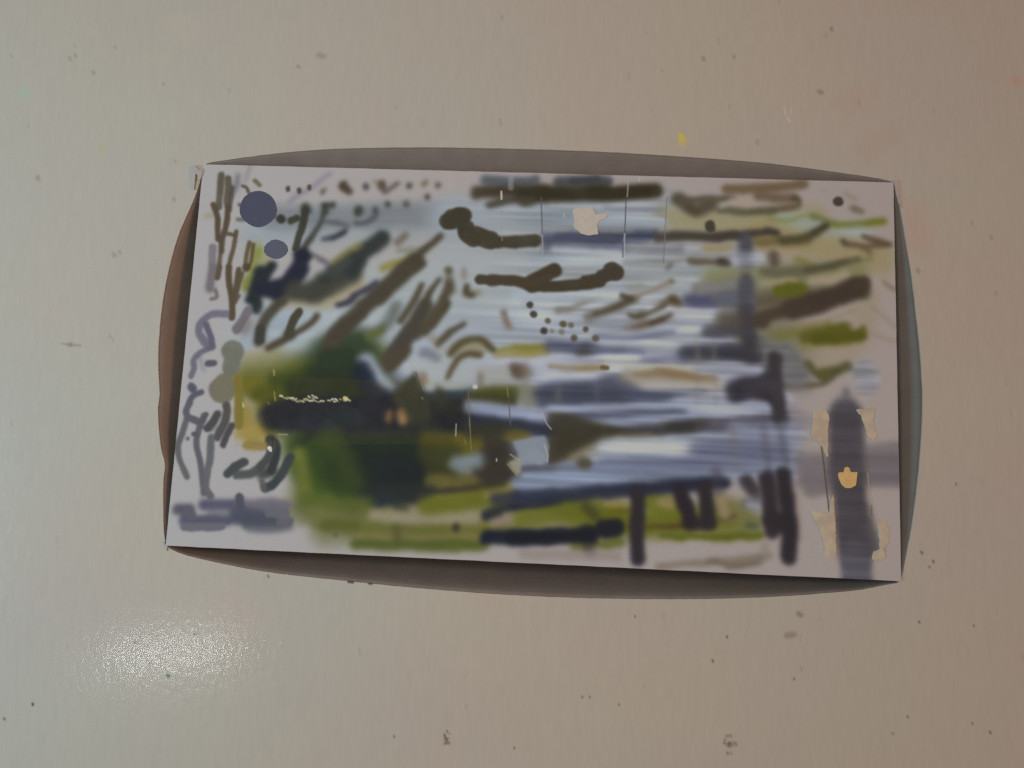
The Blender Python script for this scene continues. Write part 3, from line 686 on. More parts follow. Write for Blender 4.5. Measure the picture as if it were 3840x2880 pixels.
((115,105,88),-1.33,0,0.92,[125.9,76.0,131.1,76.4,132.4,79.4,129.5,82.0,127.3,80.8]),
((145,139,124),5.4,0.9,0.6,[131.8,77.6,132.4,79.4]),
((105,110,59),6.6,0.7,0.95,[115.2,88.0,126.1,87.6]),
((87,91,65),4.2,0.8,0.9,[111.0,89.4,127.4,90.0]),
((158,165,145),6.6,0.9,0.8,[132.8,86.7,133.5,91.0]),
((182,201,232),5.1,0.7,0.95,[111.7,92.5,123.9,93.5,139.8,95.6]),
((65,74,92),5.4,0.8,0.92,[111.5,99.2,130.3,99.6,142.4,100.9]),
((133,126,65),4.2,0.9,0.9,[125.6,102.5,132.8,102.8]),
((74,78,65),5.4,0.8,0.85,[112.2,101.6,123.1,101.1]),
((162,183,200),-0.54,0,0.85,[128.1,105.1,140.0,102.2,142.0,106.3,141.5,112.9,132.6,113.3,131.0,110.4]),
((182,188,169),-0.6,0,0.9,[126.6,113.0,131.5,110.7,131.9,116.3,130.7,117.6]),
((163,184,210),6.6,0.7,0.9,[133.0,121.6,143.1,120.6,152.4,119.6]),
((122,135,152),4.2,0.8,0.85,[133.9,115.1,142.9,114.1]),
((215,232,250),3.6,0.8,0.85,[141.3,30.7,166.1,31.8]),
((206,226,244),4.8,0.8,0.85,[127.2,48.3,154.2,47.4,166.4,45.1]),
((219,236,251),5.4,0.8,0.95,[178.8,53.4,190.9,54.3,201.8,54.5]),
((216,234,250),3.4,0.7,0.95,[153.5,62.4,173.0,63.6,191.0,60.5,198.2,59.0]),
((218,236,251),3.4,0.8,0.95,[158.5,66.6,179.1,65.8,189.9,67.9]),
((202,221,248),2.4,0.7,0.9,[198.9,63.9,209.7,63.0]),
((227,245,252),4.8,0.7,0.97,[163.5,73.8,185.2,74.2,203.2,73.2,219.9,74.1]),
((214,231,250),3.0,0.8,0.9,[133.9,75.5,158.7,72.8]),
((215,232,250),2.8,0.8,0.9,[138.9,80.3,162.5,78.1]),
((223,235,242),4.8,0.8,0.95,[169.8,81.5,185.4,83.1,205.1,81.1]),
((95,105,127),9.0,0.7,0.95,[139.8,87.0,155.4,85.7,171.1,85.1]),
((105,114,134),6.0,0.8,0.9,[162.5,81.2,166.8,81.6,169.8,84.0]),
((112,126,154),4.8,0.7,0.95,[172.3,85.7,185.5,86.1,198.6,85.0]),
((143,148,144),2.7,0.9,0.8,[144.8,83.7,144.7,88.6]),
((135,145,161),2.4,0.9,0.7,[159.0,82.6,159.1,88.0]),
((215,232,250),3.4,0.7,0.95,[188.5,87.5,197.4,86.2,206.3,85.9]),
((194,214,242),3.6,0.7,0.95,[142.4,92.6,173.6,90.2,203.3,87.2]),
((111,123,148),3.0,0.7,0.95,[149.7,94.5,173.6,92.6,200.4,90.3]),
((221,240,251),4.5,0.6,0.97,[196.3,91.1,215.2,89.7,223.5,88.6]),
((177,197,227),3.0,0.7,0.95,[158.2,97.1,179.7,94.8,200.4,92.4]),
((92,99,108),4.6,0.8,0.85,[158.3,100.8,173.8,99.5,185.7,97.8,197.5,95.6,209.3,95.1]),
((79,85,84),4.2,0.7,0.9,[183.3,98.5,196.3,96.2]),
((114,119,141),5.4,0.7,0.95,[203.4,95.3,215.2,94.5,227.6,92.8]),
((122,119,80),3.0,0.9,0.8,[164.3,102.3,179.8,101.1]),
((85,85,70),-1.45,0,0.97,[140.3,93.8,149.7,94.2,159.4,96.5,172.6,99.6,169.1,102.1,159.6,104.0,152.0,108.8,141.7,113.4,140.5,105.1,143.9,100.7,142.0,97.2]),
((169,168,146),3.6,0.9,0.85,[151.4,110.0,162.0,105.4,167.9,102.8]),
((166,182,210),5.4,0.8,0.9,[210.5,97.4,227.0,96.7]),
((214,234,250),7.2,0.7,0.95,[163.2,105.9,179.9,104.7,192.9,104.7]),
((233,250,253),5.4,0.8,0.9,[188.8,106.1,192.3,106.2]),
((208,230,250),3.4,0.7,0.95,[158.6,109.4,185.8,108.0]),
((141,154,186),5.4,0.8,0.92,[195.9,105.2,209.4,104.0,228.2,102.6]),
((138,154,185),5.4,0.8,0.92,[162.2,112.5,191.8,110.1,228.2,106.2]),
((162,184,213),4.6,0.8,0.92,[130.3,119.9,156.4,116.4,180.1,115.6,203.6,113.1,229.3,109.1]),
((150,164,196),3.6,0.8,0.8,[180.0,113.6,203.6,111.4,229.3,107.9]),
((108,110,96),4.2,0.7,0.95,[154.5,111.7,155.7,111.9]),
((144,160,190),2.0,0.7,0.92,[158.4,63.8,170.6,64.4,187.4,61.2]),
((108,120,149),5.1,0.7,0.95,[140.9,68.2,150.0,68.5,157.3,69.1]),
((126,140,170),3.0,0.8,0.9,[157.4,69.7,168.3,69.3]),
((99,102,103),-1.08,0,0.93,[153.6,66.2,157.4,70.3,156.2,71.3,151.3,71.5,150.7,70.0]),
((142,151,184),2.7,0.8,0.92,[175.6,72.1,191.2,71.7]),
((93,101,119),6.6,0.5,0.96,[192.4,69.4,203.2,69.0,217.5,68.4]),
((153,159,154),1.8,0.9,0.85,[196.2,67.1,196.6,71.3]),
((153,160,155),1.8,0.9,0.85,[202.5,66.8,202.3,71.1]),
((103,109,121),4.8,0.7,0.92,[200.1,60.5,210.3,60.1]),
((106,114,145),5.4,0.7,0.94,[192.7,48.9,202.4,49.2]),
((122,132,149),6.6,0.8,0.9,[204.8,47.6,215.0,48.5]),
((164,174,176),4.2,0.9,0.85,[196.8,44.1,212.0,41.7]),
((104,113,127),6.0,0.7,0.95,[213.7,23.9,213.7,29.0]),
((198,214,239),5.4,0.8,0.85,[210.1,31.7,218.6,31.4]),
((104,113,127),5.4,0.7,0.94,[213.8,41.6,214.4,51.6]),
((108,104,95),6.6,0.8,0.8,[206.0,56.2,215.0,54.0]),
((88,93,100),6.6,0.7,0.95,[215.1,60.2,216.3,70.6]),
((148,158,165),9.0,0.8,0.92,[223.4,66.7,229.4,71.3,232.9,76.7]),
((77,80,96),9.0,0.5,0.97,[211.6,82.3,216.4,80.6,223.5,80.1]),
((80,80,89),5.4,0.6,0.97,[224.9,69.7,225.2,80.0,226.4,91.4]),
((75,77,86),6.6,0.7,0.9,[221.1,83.8,225.8,86.0]),
((69,78,100),5.4,0.8,0.85,[123.4,126.7,144.8,124.3,174.3,120.6,204.8,117.2]),
((187,187,158),7.2,0.9,0.6,[170.9,78.4,185.3,78.5,201.5,77.9]),
((172,161,135),3.4,0.8,0.92,[173.3,77.7,182.3,77.1,201.5,78.4]),
((170,153,124),2.4,0.8,0.9,[181.1,75.6,188.3,77.2,196.1,78.1]),
((114,123,134),4.8,0.9,0.35,[213.7,28.4,214.4,43.5]),
((96,102,113),5.4,0.8,0.7,[214.4,51.6,215.4,60.8]),
((91,96,106),5.4,0.8,0.6,[216.3,70.6,221.1,74.1,224.6,75.8]),
((153,158,150),2.4,0.9,0.4,[209.3,92.1,210.6,112.8]),
((117,125,145),3.6,0.9,0.45,[220.5,91.0,222.9,112.9]),
((156,160,149),1.6,0.9,0.45,[202.5,62.5,203.4,97.7]),
((155,159,148),1.6,0.9,0.4,[195.9,64.0,196.9,98.0]),
((115,123,140),3.6,0.9,0.45,[226.4,91.4,229.3,109.7]),
((150,152,146),1.4,0.9,0.4,[183.1,90.1,183.7,101.5]),
((149,150,143),1.4,0.9,0.35,[161.6,91.6,162.5,102.4]),
((101,106,123),4.2,0.9,0.5,[203.6,113.1,204.3,120.2]),
((89,107,53),9.0,0.9,0.6,[58.7,106.8,64.1,112.6,68.5,123.3]),
((71,91,52),10.8,0.9,0.5,[55.5,113.0,64.8,122.2]),
((109,100,86),2.1,0.3,0.95,[10.4,41.7,10.0,46.0]),
((105,93,74),2.3,0.3,0.95,[14.2,41.6,14.8,47.4,16.1,53.1,16.9,58.1,17.1,61.9]),
((107,98,79),2.1,0.3,0.95,[18.2,42.6,17.9,48.4,17.3,54.2]),
((117,117,138),2.3,0.3,0.9,[7.2,64.9,9.6,70.1,10.7,73.5]),
((105,106,121),2.4,0.3,0.95,[9.4,80.0,11.7,79.7]),
((105,106,125),3.1,0.3,0.95,[3.9,89.2,4.3,89.9]),
((110,108,125),2.2,0.3,0.95,[7.9,91.3,4.6,92.9,3.1,97.0,3.5,100.4,7.8,102.4,9.1,104.2]),
((86,85,70),3.1,0.3,0.98,[43.2,58.7,41.2,62.9,40.1,67.5]),
((85,89,105),2.2,0.5,0.95,[58.4,55.1,62.1,54.2,65.6,51.0]),
((87,92,106),2.2,0.45,0.95,[59.0,55.1,63.3,53.0,65.4,50.7,69.4,48.6,72.7,45.8]),
((107,105,87),2.4,0.4,0.95,[90.4,46.4,88.4,51.4,85.7,56.4,83.0,60.7]),
((102,101,82),2.5,0.5,0.95,[101.2,53.2,97.1,60.2,93.0,65.6]),
((102,99,78),2.5,0.5,0.95,[107.9,46.2,107.7,48.8,110.0,49.5]),
((112,109,94),2.7,0.4,0.95,[107.2,61.3,102.9,64.1,100.1,66.9,98.0,68.8]),
((112,109,86),2.7,0.4,0.95,[103.0,72.7,106.1,68.9,110.8,66.8,115.3,67.1,119.1,70.6]),
((112,106,81),2.5,0.4,0.95,[114.1,72.7,110.0,72.5,106.4,74.1,104.4,77.5,102.4,82.0]),
((85,84,83),2.2,0.25,1,[132.6,52.7,132.6,52.8]),
((85,84,83),2.4,0.25,1,[134.0,56.3,134.1,56.3]),
((114,108,91),2.0,0.5,0.9,[157.3,55.4,164.6,52.9,170.7,49.7]),
((106,97,83),2.0,0.4,0.95,[167.4,47.6,168.9,48.3,171.4,48.9]),
((109,106,89),1.8,0.5,0.95,[170.5,55.0,172.7,56.0,178.5,54.0,184.2,50.8]),
((97,90,75),2.2,0.5,0.95,[178.6,58.4,182.9,56.4,186.5,54.4]),
((93,89,85),2.3,0.28,0.95,[132.7,52.6,132.7,52.7]),
((95,92,83),2.3,0.28,0.95,[134.0,56.1,134.1,56.2]),
((120,119,103),2.1,0.28,0.95,[139.5,58.7,139.6,58.8]),
((85,84,83),2.4,0.28,0.95,[138.1,62.7,138.2,62.7]),
((116,114,92),2.3,0.28,0.95,[145.4,59.7,145.5,59.8]),
((133,133,117),2.0,0.28,0.95,[148.3,60.0,148.4,60.0]),
((113,112,98),2.1,0.28,0.95,[153.9,61.3,154.0,61.3]),
((113,112,101),2.4,0.28,0.95,[149.6,64.9,149.7,64.9]),
((121,120,110),2.5,0.28,0.95,[157.8,64.6,157.9,64.6]),
((176,160,115),1.8,0.4,0.95,[150.7,76.7,155.8,76.3,161.6,75.9]),
((129,113,85),1.6,0.3,0.95,[160.8,75.9,162.5,75.9]),
((173,164,133),1.4,0.6,0.85,[140.8,76.1,145.6,76.3,150.7,76.1]),
((158,145,114),1.3,0.5,0.8,[141.0,76.1,141.4,76.1]),
((124,134,61),4.7,0.4,0.95,[227.0,44.1,231.3,43.5,234.9,43.0]),
((121,134,61),2.2,0.5,0.95,[229.9,41.7,235.3,41.9]),
((96,90,81),7.6,0.5,0.97,[232.0,51.0,242.4,47.3,251.4,43.6,256.1,41.6]),
((99,94,82),4.7,0.4,0.97,[255.0,40.1,258.3,39.6]),
((117,124,56),4.3,0.5,0.95,[240.5,62.5,251.2,61.0,256.6,59.7]),
((88,89,96),3.6,0.5,0.95,[225.6,70.4,225.6,77.0,226.3,81.3]),
((88,91,103),5.4,0.5,0.97,[214.9,82.1,221.3,80.4,224.9,81.3]),
((85,89,98),4.0,0.5,0.95,[226.3,84.2,227.0,88.1,226.3,92.1]),
((201,218,245),4.0,0.5,0.97,[197.7,75.1,208.4,74.7,218.8,74.7]),
((194,213,240),4.0,0.5,0.97,[194.3,90.5,207.1,90.4,215.6,88.6,222.0,88.7]),
((116,118,122),2.2,0.3,0.85,[3.2,101.9,2.2,106.8,0.9,112.3,2.1,117.0,5.4,123.5]),
((112,113,122),2.3,0.3,0.9,[3.8,95.6,2.9,98.6,4.3,101.2,9.0,102.8,9.8,100.2]),
((112,113,122),2.2,0.3,0.9,[9.0,102.8,8.2,106.9,7.8,110.6,10.0,117.8,11.9,125.7,12.6,129.3]),
((103,105,116),1.7,0.3,0.9,[6.4,107.3,7.5,107.3]),
((118,119,125),1.4,0.3,0.9,[4.3,109.2,4.3,109.2]),
((92,93,95),3.0,0.3,0.95,[15.0,99.6,13.8,102.3,11.8,104.9]),
((100,98,98),3.0,0.3,0.9,[18.1,96.2,18.7,98.7,18.0,102.8,15.8,108.1]),
((91,92,95),2.3,0.3,0.95,[21.0,103.4,19.5,107.2,18.3,110.9]),
((105,105,114),2.0,0.3,0.9,[10.6,99.8,9.3,102.1]),
((119,122,128),2.6,0.3,0.92,[13.3,108.5,13.8,114.7,13.3,120.6,13.2,127.1,15.3,130.3]),
((84,92,93),3.0,0.3,0.95,[20.8,121.7,23.2,119.4,27.1,117.1]),
((89,94,93),3.0,0.3,0.95,[33.2,118.6,36.1,114.5,36.9,110.1]),
((98,101,119),2.7,0.3,0.95,[26.4,130.5,27.1,133.7]),
((156,130,97),3.3,0.6,0.9,[80.8,96.6,80.6,98.8]),
((164,138,103),4.3,0.45,0.95,[85.2,96.4,86.1,98.6]),
((71,60,65),1.4,0.5,0.9,[82.8,95.4,82.9,99.8]),
((205,174,129),1.1,0.5,0.8,[85.8,97.5,85.9,99.0]),
((85,78,70),2.5,0.35,0.97,[108.7,137.4,108.7,138.2]),
((88,90,81),5.8,0.5,0.95,[143.1,97.0,147.8,96.8,152.9,99.5]),
((49,55,67),5.4,0.5,0.97,[129.4,140.4,145.7,139.3,158.4,137.6]),
((52,56,68),6.4,0.4,0.98,[163.3,135.7,167.5,135.3]),
((71,71,79),5.1,0.5,0.97,[174.9,122.1,175.2,134.1,175.7,145.8]),
((68,66,77),5.4,0.5,0.97,[190.8,120.7,192.7,126.3,194.5,132.1]),
((71,70,78),5.1,0.5,0.97,[199.6,118.9,200.4,125.2,201.1,131.5]),
((80,77,86),5.5,0.5,0.97,[222.0,114.5,223.2,122.6,224.0,133.6]),
((72,72,81),5.5,0.5,0.97,[228.1,113.0,229.3,122.4,230.5,132.4,230.1,142.5]),
((74,74,81),6.3,0.5,0.95,[224.0,129.5,228.1,130.9]),
((156,160,169),8.4,0.5,0.92,[259.1,105.1,269.2,103.8]),
((146,149,159),11.0,0.5,0.92,[259.0,110.4,269.1,110.0]),
((110,114,127),12.2,0.4,0.97,[251.3,90.9,251.0,94.7,251.3,107.1,251.3,112.0]),
((107,111,124),11.0,0.35,0.97,[251.7,112.0,252.3,123.4,253.0,135.4,254.1,141.8]),
((121,128,144),10.1,0.4,0.95,[253.8,140.2,254.4,151.3]),
((116,116,128),4.4,0.4,0.95,[3.3,135.8,7.7,136.0]),
((110,113,126),3.9,0.3,0.9,[7.4,136.4,8.3,138.1]),
((114,115,136),4.0,0.45,0.95,[13.0,133.6,19.7,133.3,25.6,133.4]),
((98,101,119),3.0,0.3,0.95,[26.4,130.5,27.1,133.7]),
((136,136,149),5.2,0.7,0.9,[27.8,133.6,36.2,132.9,43.6,132.9]),
((112,115,135),4.4,0.35,0.95,[6.3,140.0,13.6,139.7,22.4,138.9]),
((105,111,129),6.4,0.4,0.95,[25.9,137.0,33.0,137.7,39.2,138.1]),
((102,110,125),5.2,0.4,0.95,[30.6,139.6,35.0,140.1,42.2,139.1]),
((119,121,132),3.9,0.3,0.9,[43.0,139.0,45.9,138.5]),
((158,157,167),2.4,0.7,0.8,[15.5,136.3,22.2,136.4]),
((126,127,138),3.0,0.3,0.85,[6.5,142.1,14.6,142.1,20.4,141.5]),
((141,145,155),2.4,0.7,0.8,[31.5,142.0,40.7,142.0,46.7,140.3]),
((124,126,139),3.9,0.3,0.9,[38.3,135.3,44.2,135.8])]
CRISP_STROKES = [
((109,119,136),0.4,0.3,0.9,[135.2,9.7,135.6,17.1,136.2,24.8]),
((198,209,222),0.4,0.3,0.8,[136.2,24.8,136.7,32.5]),
((199,208,207),0.5,0.3,0.8,[168.7,1.7,168.5,8.4]),
((105,114,132),0.4,0.3,0.9,[168.1,9.9,168.0,16.1,167.9,23.1]),
((203,216,233),0.6,0.3,0.9,[167.9,23.5,167.8,28.8,167.9,31.9]),
((100,108,124),0.3,0.3,0.8,[167.4,26.6,167.4,32.7]),
((141,153,172),0.3,0.3,0.85,[183.8,7.9,183.5,17.6,183.2,25.3,183.0,34.5]),
((185,194,204),0.3,0.3,0.7,[119.7,14.1,120.3,21.4,120.7,27.6]),
((246,245,236),0.7,0.3,0.95,[119.5,7.8,119.7,10.9]),
((216,218,219),0.3,0.4,0.6,[98.9,1.7,99.4,7.6]),
((185,195,205),2.2,0.5,0.5,[123.2,2.6,123.2,6.1]),
((219,233,250),0.4,0.3,0.8,[144.2,16.1,144.5,17.6]),
((221,222,222),0.7,0.4,0.8,[172.7,0.4,172.9,2.0]),
((71,87,37),0.3,0.3,0.9,[36.0,83.1,36.6,89.4]),
((182,180,114),0.8,0.5,0.8,[35.4,81.6,35.8,83.5]),
((182,180,114),0.6,0.4,0.8,[36.1,89.8,36.9,93.1]),
((255,255,231),0.8,0.3,0.9,[38.6,91.3,39.4,91.5]),
((182,185,152),0.5,0.3,0.9,[39.9,91.9,40.5,92.4]),
((182,185,152),0.6,0.3,0.9,[40.7,92.1,41.8,91.9]),
((182,185,152),0.8,0.3,0.9,[41.3,92.4,42.2,92.1]),
((255,255,232),0.8,0.3,0.9,[42.7,92.2,43.8,92.1]),
((182,185,152),0.7,0.3,0.9,[43.5,92.8,44.7,92.8]),
((216,212,172),0.8,0.3,0.9,[44.5,92.5,45.0,92.3]),
((182,185,152),0.8,0.3,0.9,[45.0,93.3,46.1,93.3]),
((182,185,153),0.7,0.3,0.9,[46.4,92.9,47.6,93.1]),
((217,213,173),0.7,0.3,0.9,[47.4,93.2,48.0,93.3]),
((217,213,173),0.7,0.3,0.9,[47.9,92.3,49.1,92.1]),
((183,186,153),0.5,0.3,0.9,[48.4,92.7,49.5,92.7]),
((183,186,153),0.8,0.3,0.9,[49.3,92.4,49.7,92.6]),
((255,255,233),0.7,0.3,0.9,[50.1,92.9,51.3,92.8]),
((239,235,188),0.5,0.3,0.9,[51.1,92.1,52.0,91.8]),
((255,255,233),0.5,0.3,0.9,[52.0,92.5,52.4,92.9]),
((183,186,153),0.6,0.3,0.9,[53.0,93.1,54.2,93.1]),
((239,236,189),0.7,0.3,0.9,[54.4,92.7,55.6,92.8]),
((255,255,234),0.4,0.3,0.9,[57.1,92.4,57.8,92.5]),
((217,214,174),0.5,0.3,0.9,[57.1,92.5,58.1,92.6]),
((255,255,235),0.8,0.3,0.9,[58.6,92.1,59.0,91.9]),
((255,255,235),0.7,0.3,0.9,[59.5,92.8,60.2,93.0]),
((255,255,235),0.8,0.3,0.9,[59.9,91.9,60.5,92.2]),
((217,214,174),0.6,0.3,0.9,[60.8,92.6,61.3,92.9]),
((183,187,154),0.7,0.3,0.9,[61.7,91.8,62.2,92.0]),
((217,214,175),0.6,0.3,0.9,[63.3,92.3,64.4,92.1]),
((183,187,155),0.6,0.3,0.9,[63.6,92.3,64.6,92.0]),
((217,214,175),0.8,0.3,0.9,[65.0,91.8,65.7,92.2]),
((231,230,213),0.7,0.3,0.9,[49.5,91.1,50.2,91.6]),
((231,230,213),0.7,0.3,0.9,[50.9,90.7,51.6,91.2]),
((231,230,213),0.7,0.3,0.9,[52.3,91.2,53.0,91.7]),
((251,249,177),1.6,0.3,0.95,[63.6,91.3,64.2,91.4]),
((44,51,47),0.4,0.4,0.8,[56.7,93.4,59.3,93.4,63.0,92.5]),
((230,223,160),0.9,0.5,0.9,[24.4,94.7,24.9,96.2]),
((182,184,149),0.4,0.5,0.6,[34.0,94.0,34.8,94.7]),
((104,112,45),0.4,0.5,0.6,[29.7,86.7,29.9,90.0]),
((104,112,45),0.4,0.5,0.6,[31.5,86.2,31.7,89.2]),
((104,112,45),0.4,0.5,0.6,[33.0,86.6,33.3,90.3]),
((44,42,31),0.4,0.4,0.3,[42.4,93.3,42.8,94.0]),
((128,138,148),0.3,0.4,0.8,[110.5,86.2,111.1,92.7,111.8,100.0]),
((155,155,137),0.4,0.4,0.8,[111.5,96.8,112.1,102.3,112.9,109.1]),
((216,223,222),0.4,0.3,0.9,[106.6,99.4,106.7,103.9]),
((147,150,137),0.4,0.4,0.7,[110.0,104.9,110.7,106.7]),
((113,113,77),0.3,0.4,0.8,[124.9,84.9,126.1,90.3,127.1,99.4]),
((184,180,120),0.3,0.4,0.7,[125.2,84.8,125.7,88.1]),
((119,126,134),0.3,0.4,0.8,[126.3,92.2,127.1,98.7]),
((233,237,237),1.8,0.2,0.95,[113.0,85.0,113.1,85.0]),
((196,204,200),0.4,0.4,0.7,[92.9,89.8,93.4,90.5]),
((206,212,207),0.4,0.4,0.8,[121.3,73.5,121.8,74.6]),
((241,250,251),0.4,0.3,0.9,[122.4,111.8,122.5,112.7]),
((248,251,245),1.6,0.15,0.97,[36.1,111.4,36.4,111.6]),
((238,241,236),1.3,0.15,0.97,[36.6,112.1,36.8,112.2]),
((44,50,51),0.3,0.4,0.8,[37.0,107.5,37.5,112.6]),
((194,190,129),0.7,0.5,0.8,[39.1,106.2,42.5,106.1]),
((194,207,210),0.3,0.4,0.7,[88.1,76.6,93.5,87.2]),
((66,74,69),0.5,0.4,0.7,[90.1,80.3,93.3,87.6,96.5,94.4]),
((205,216,224),0.4,0.4,0.7,[112.4,76.1,112.9,80.2]),
((185,192,194),0.4,0.4,0.7,[124.1,75.3,125.8,79.3]),
((199,217,228),0.5,0.3,0.8,[138.6,93.9,140.6,97.8,142.5,99.9]),
((208,222,227),0.5,0.3,0.8,[140.0,105.8,141.4,109.3,141.4,112.2]),
((194,203,190),0.6,0.3,0.7,[127.5,109.9,130.8,111.9]),
((185,193,174),0.4,0.3,0.7,[126.6,113.6,130.4,117.7]),
((101,93,84),0.4,0.3,0.9,[241.8,101.1,242.8,108.7,243.7,117.2,244.6,125.7]),
((199,193,178),0.4,0.3,0.8,[258.6,111.3,259.1,117.0,259.6,122.2]),
((117,111,110),0.3,0.4,0.7,[259.8,123.0,259.9,126.7]),
((98,100,106),0.4,0.5,0.6,[131.5,52.4,132.5,51.8,133.7,52.3])]
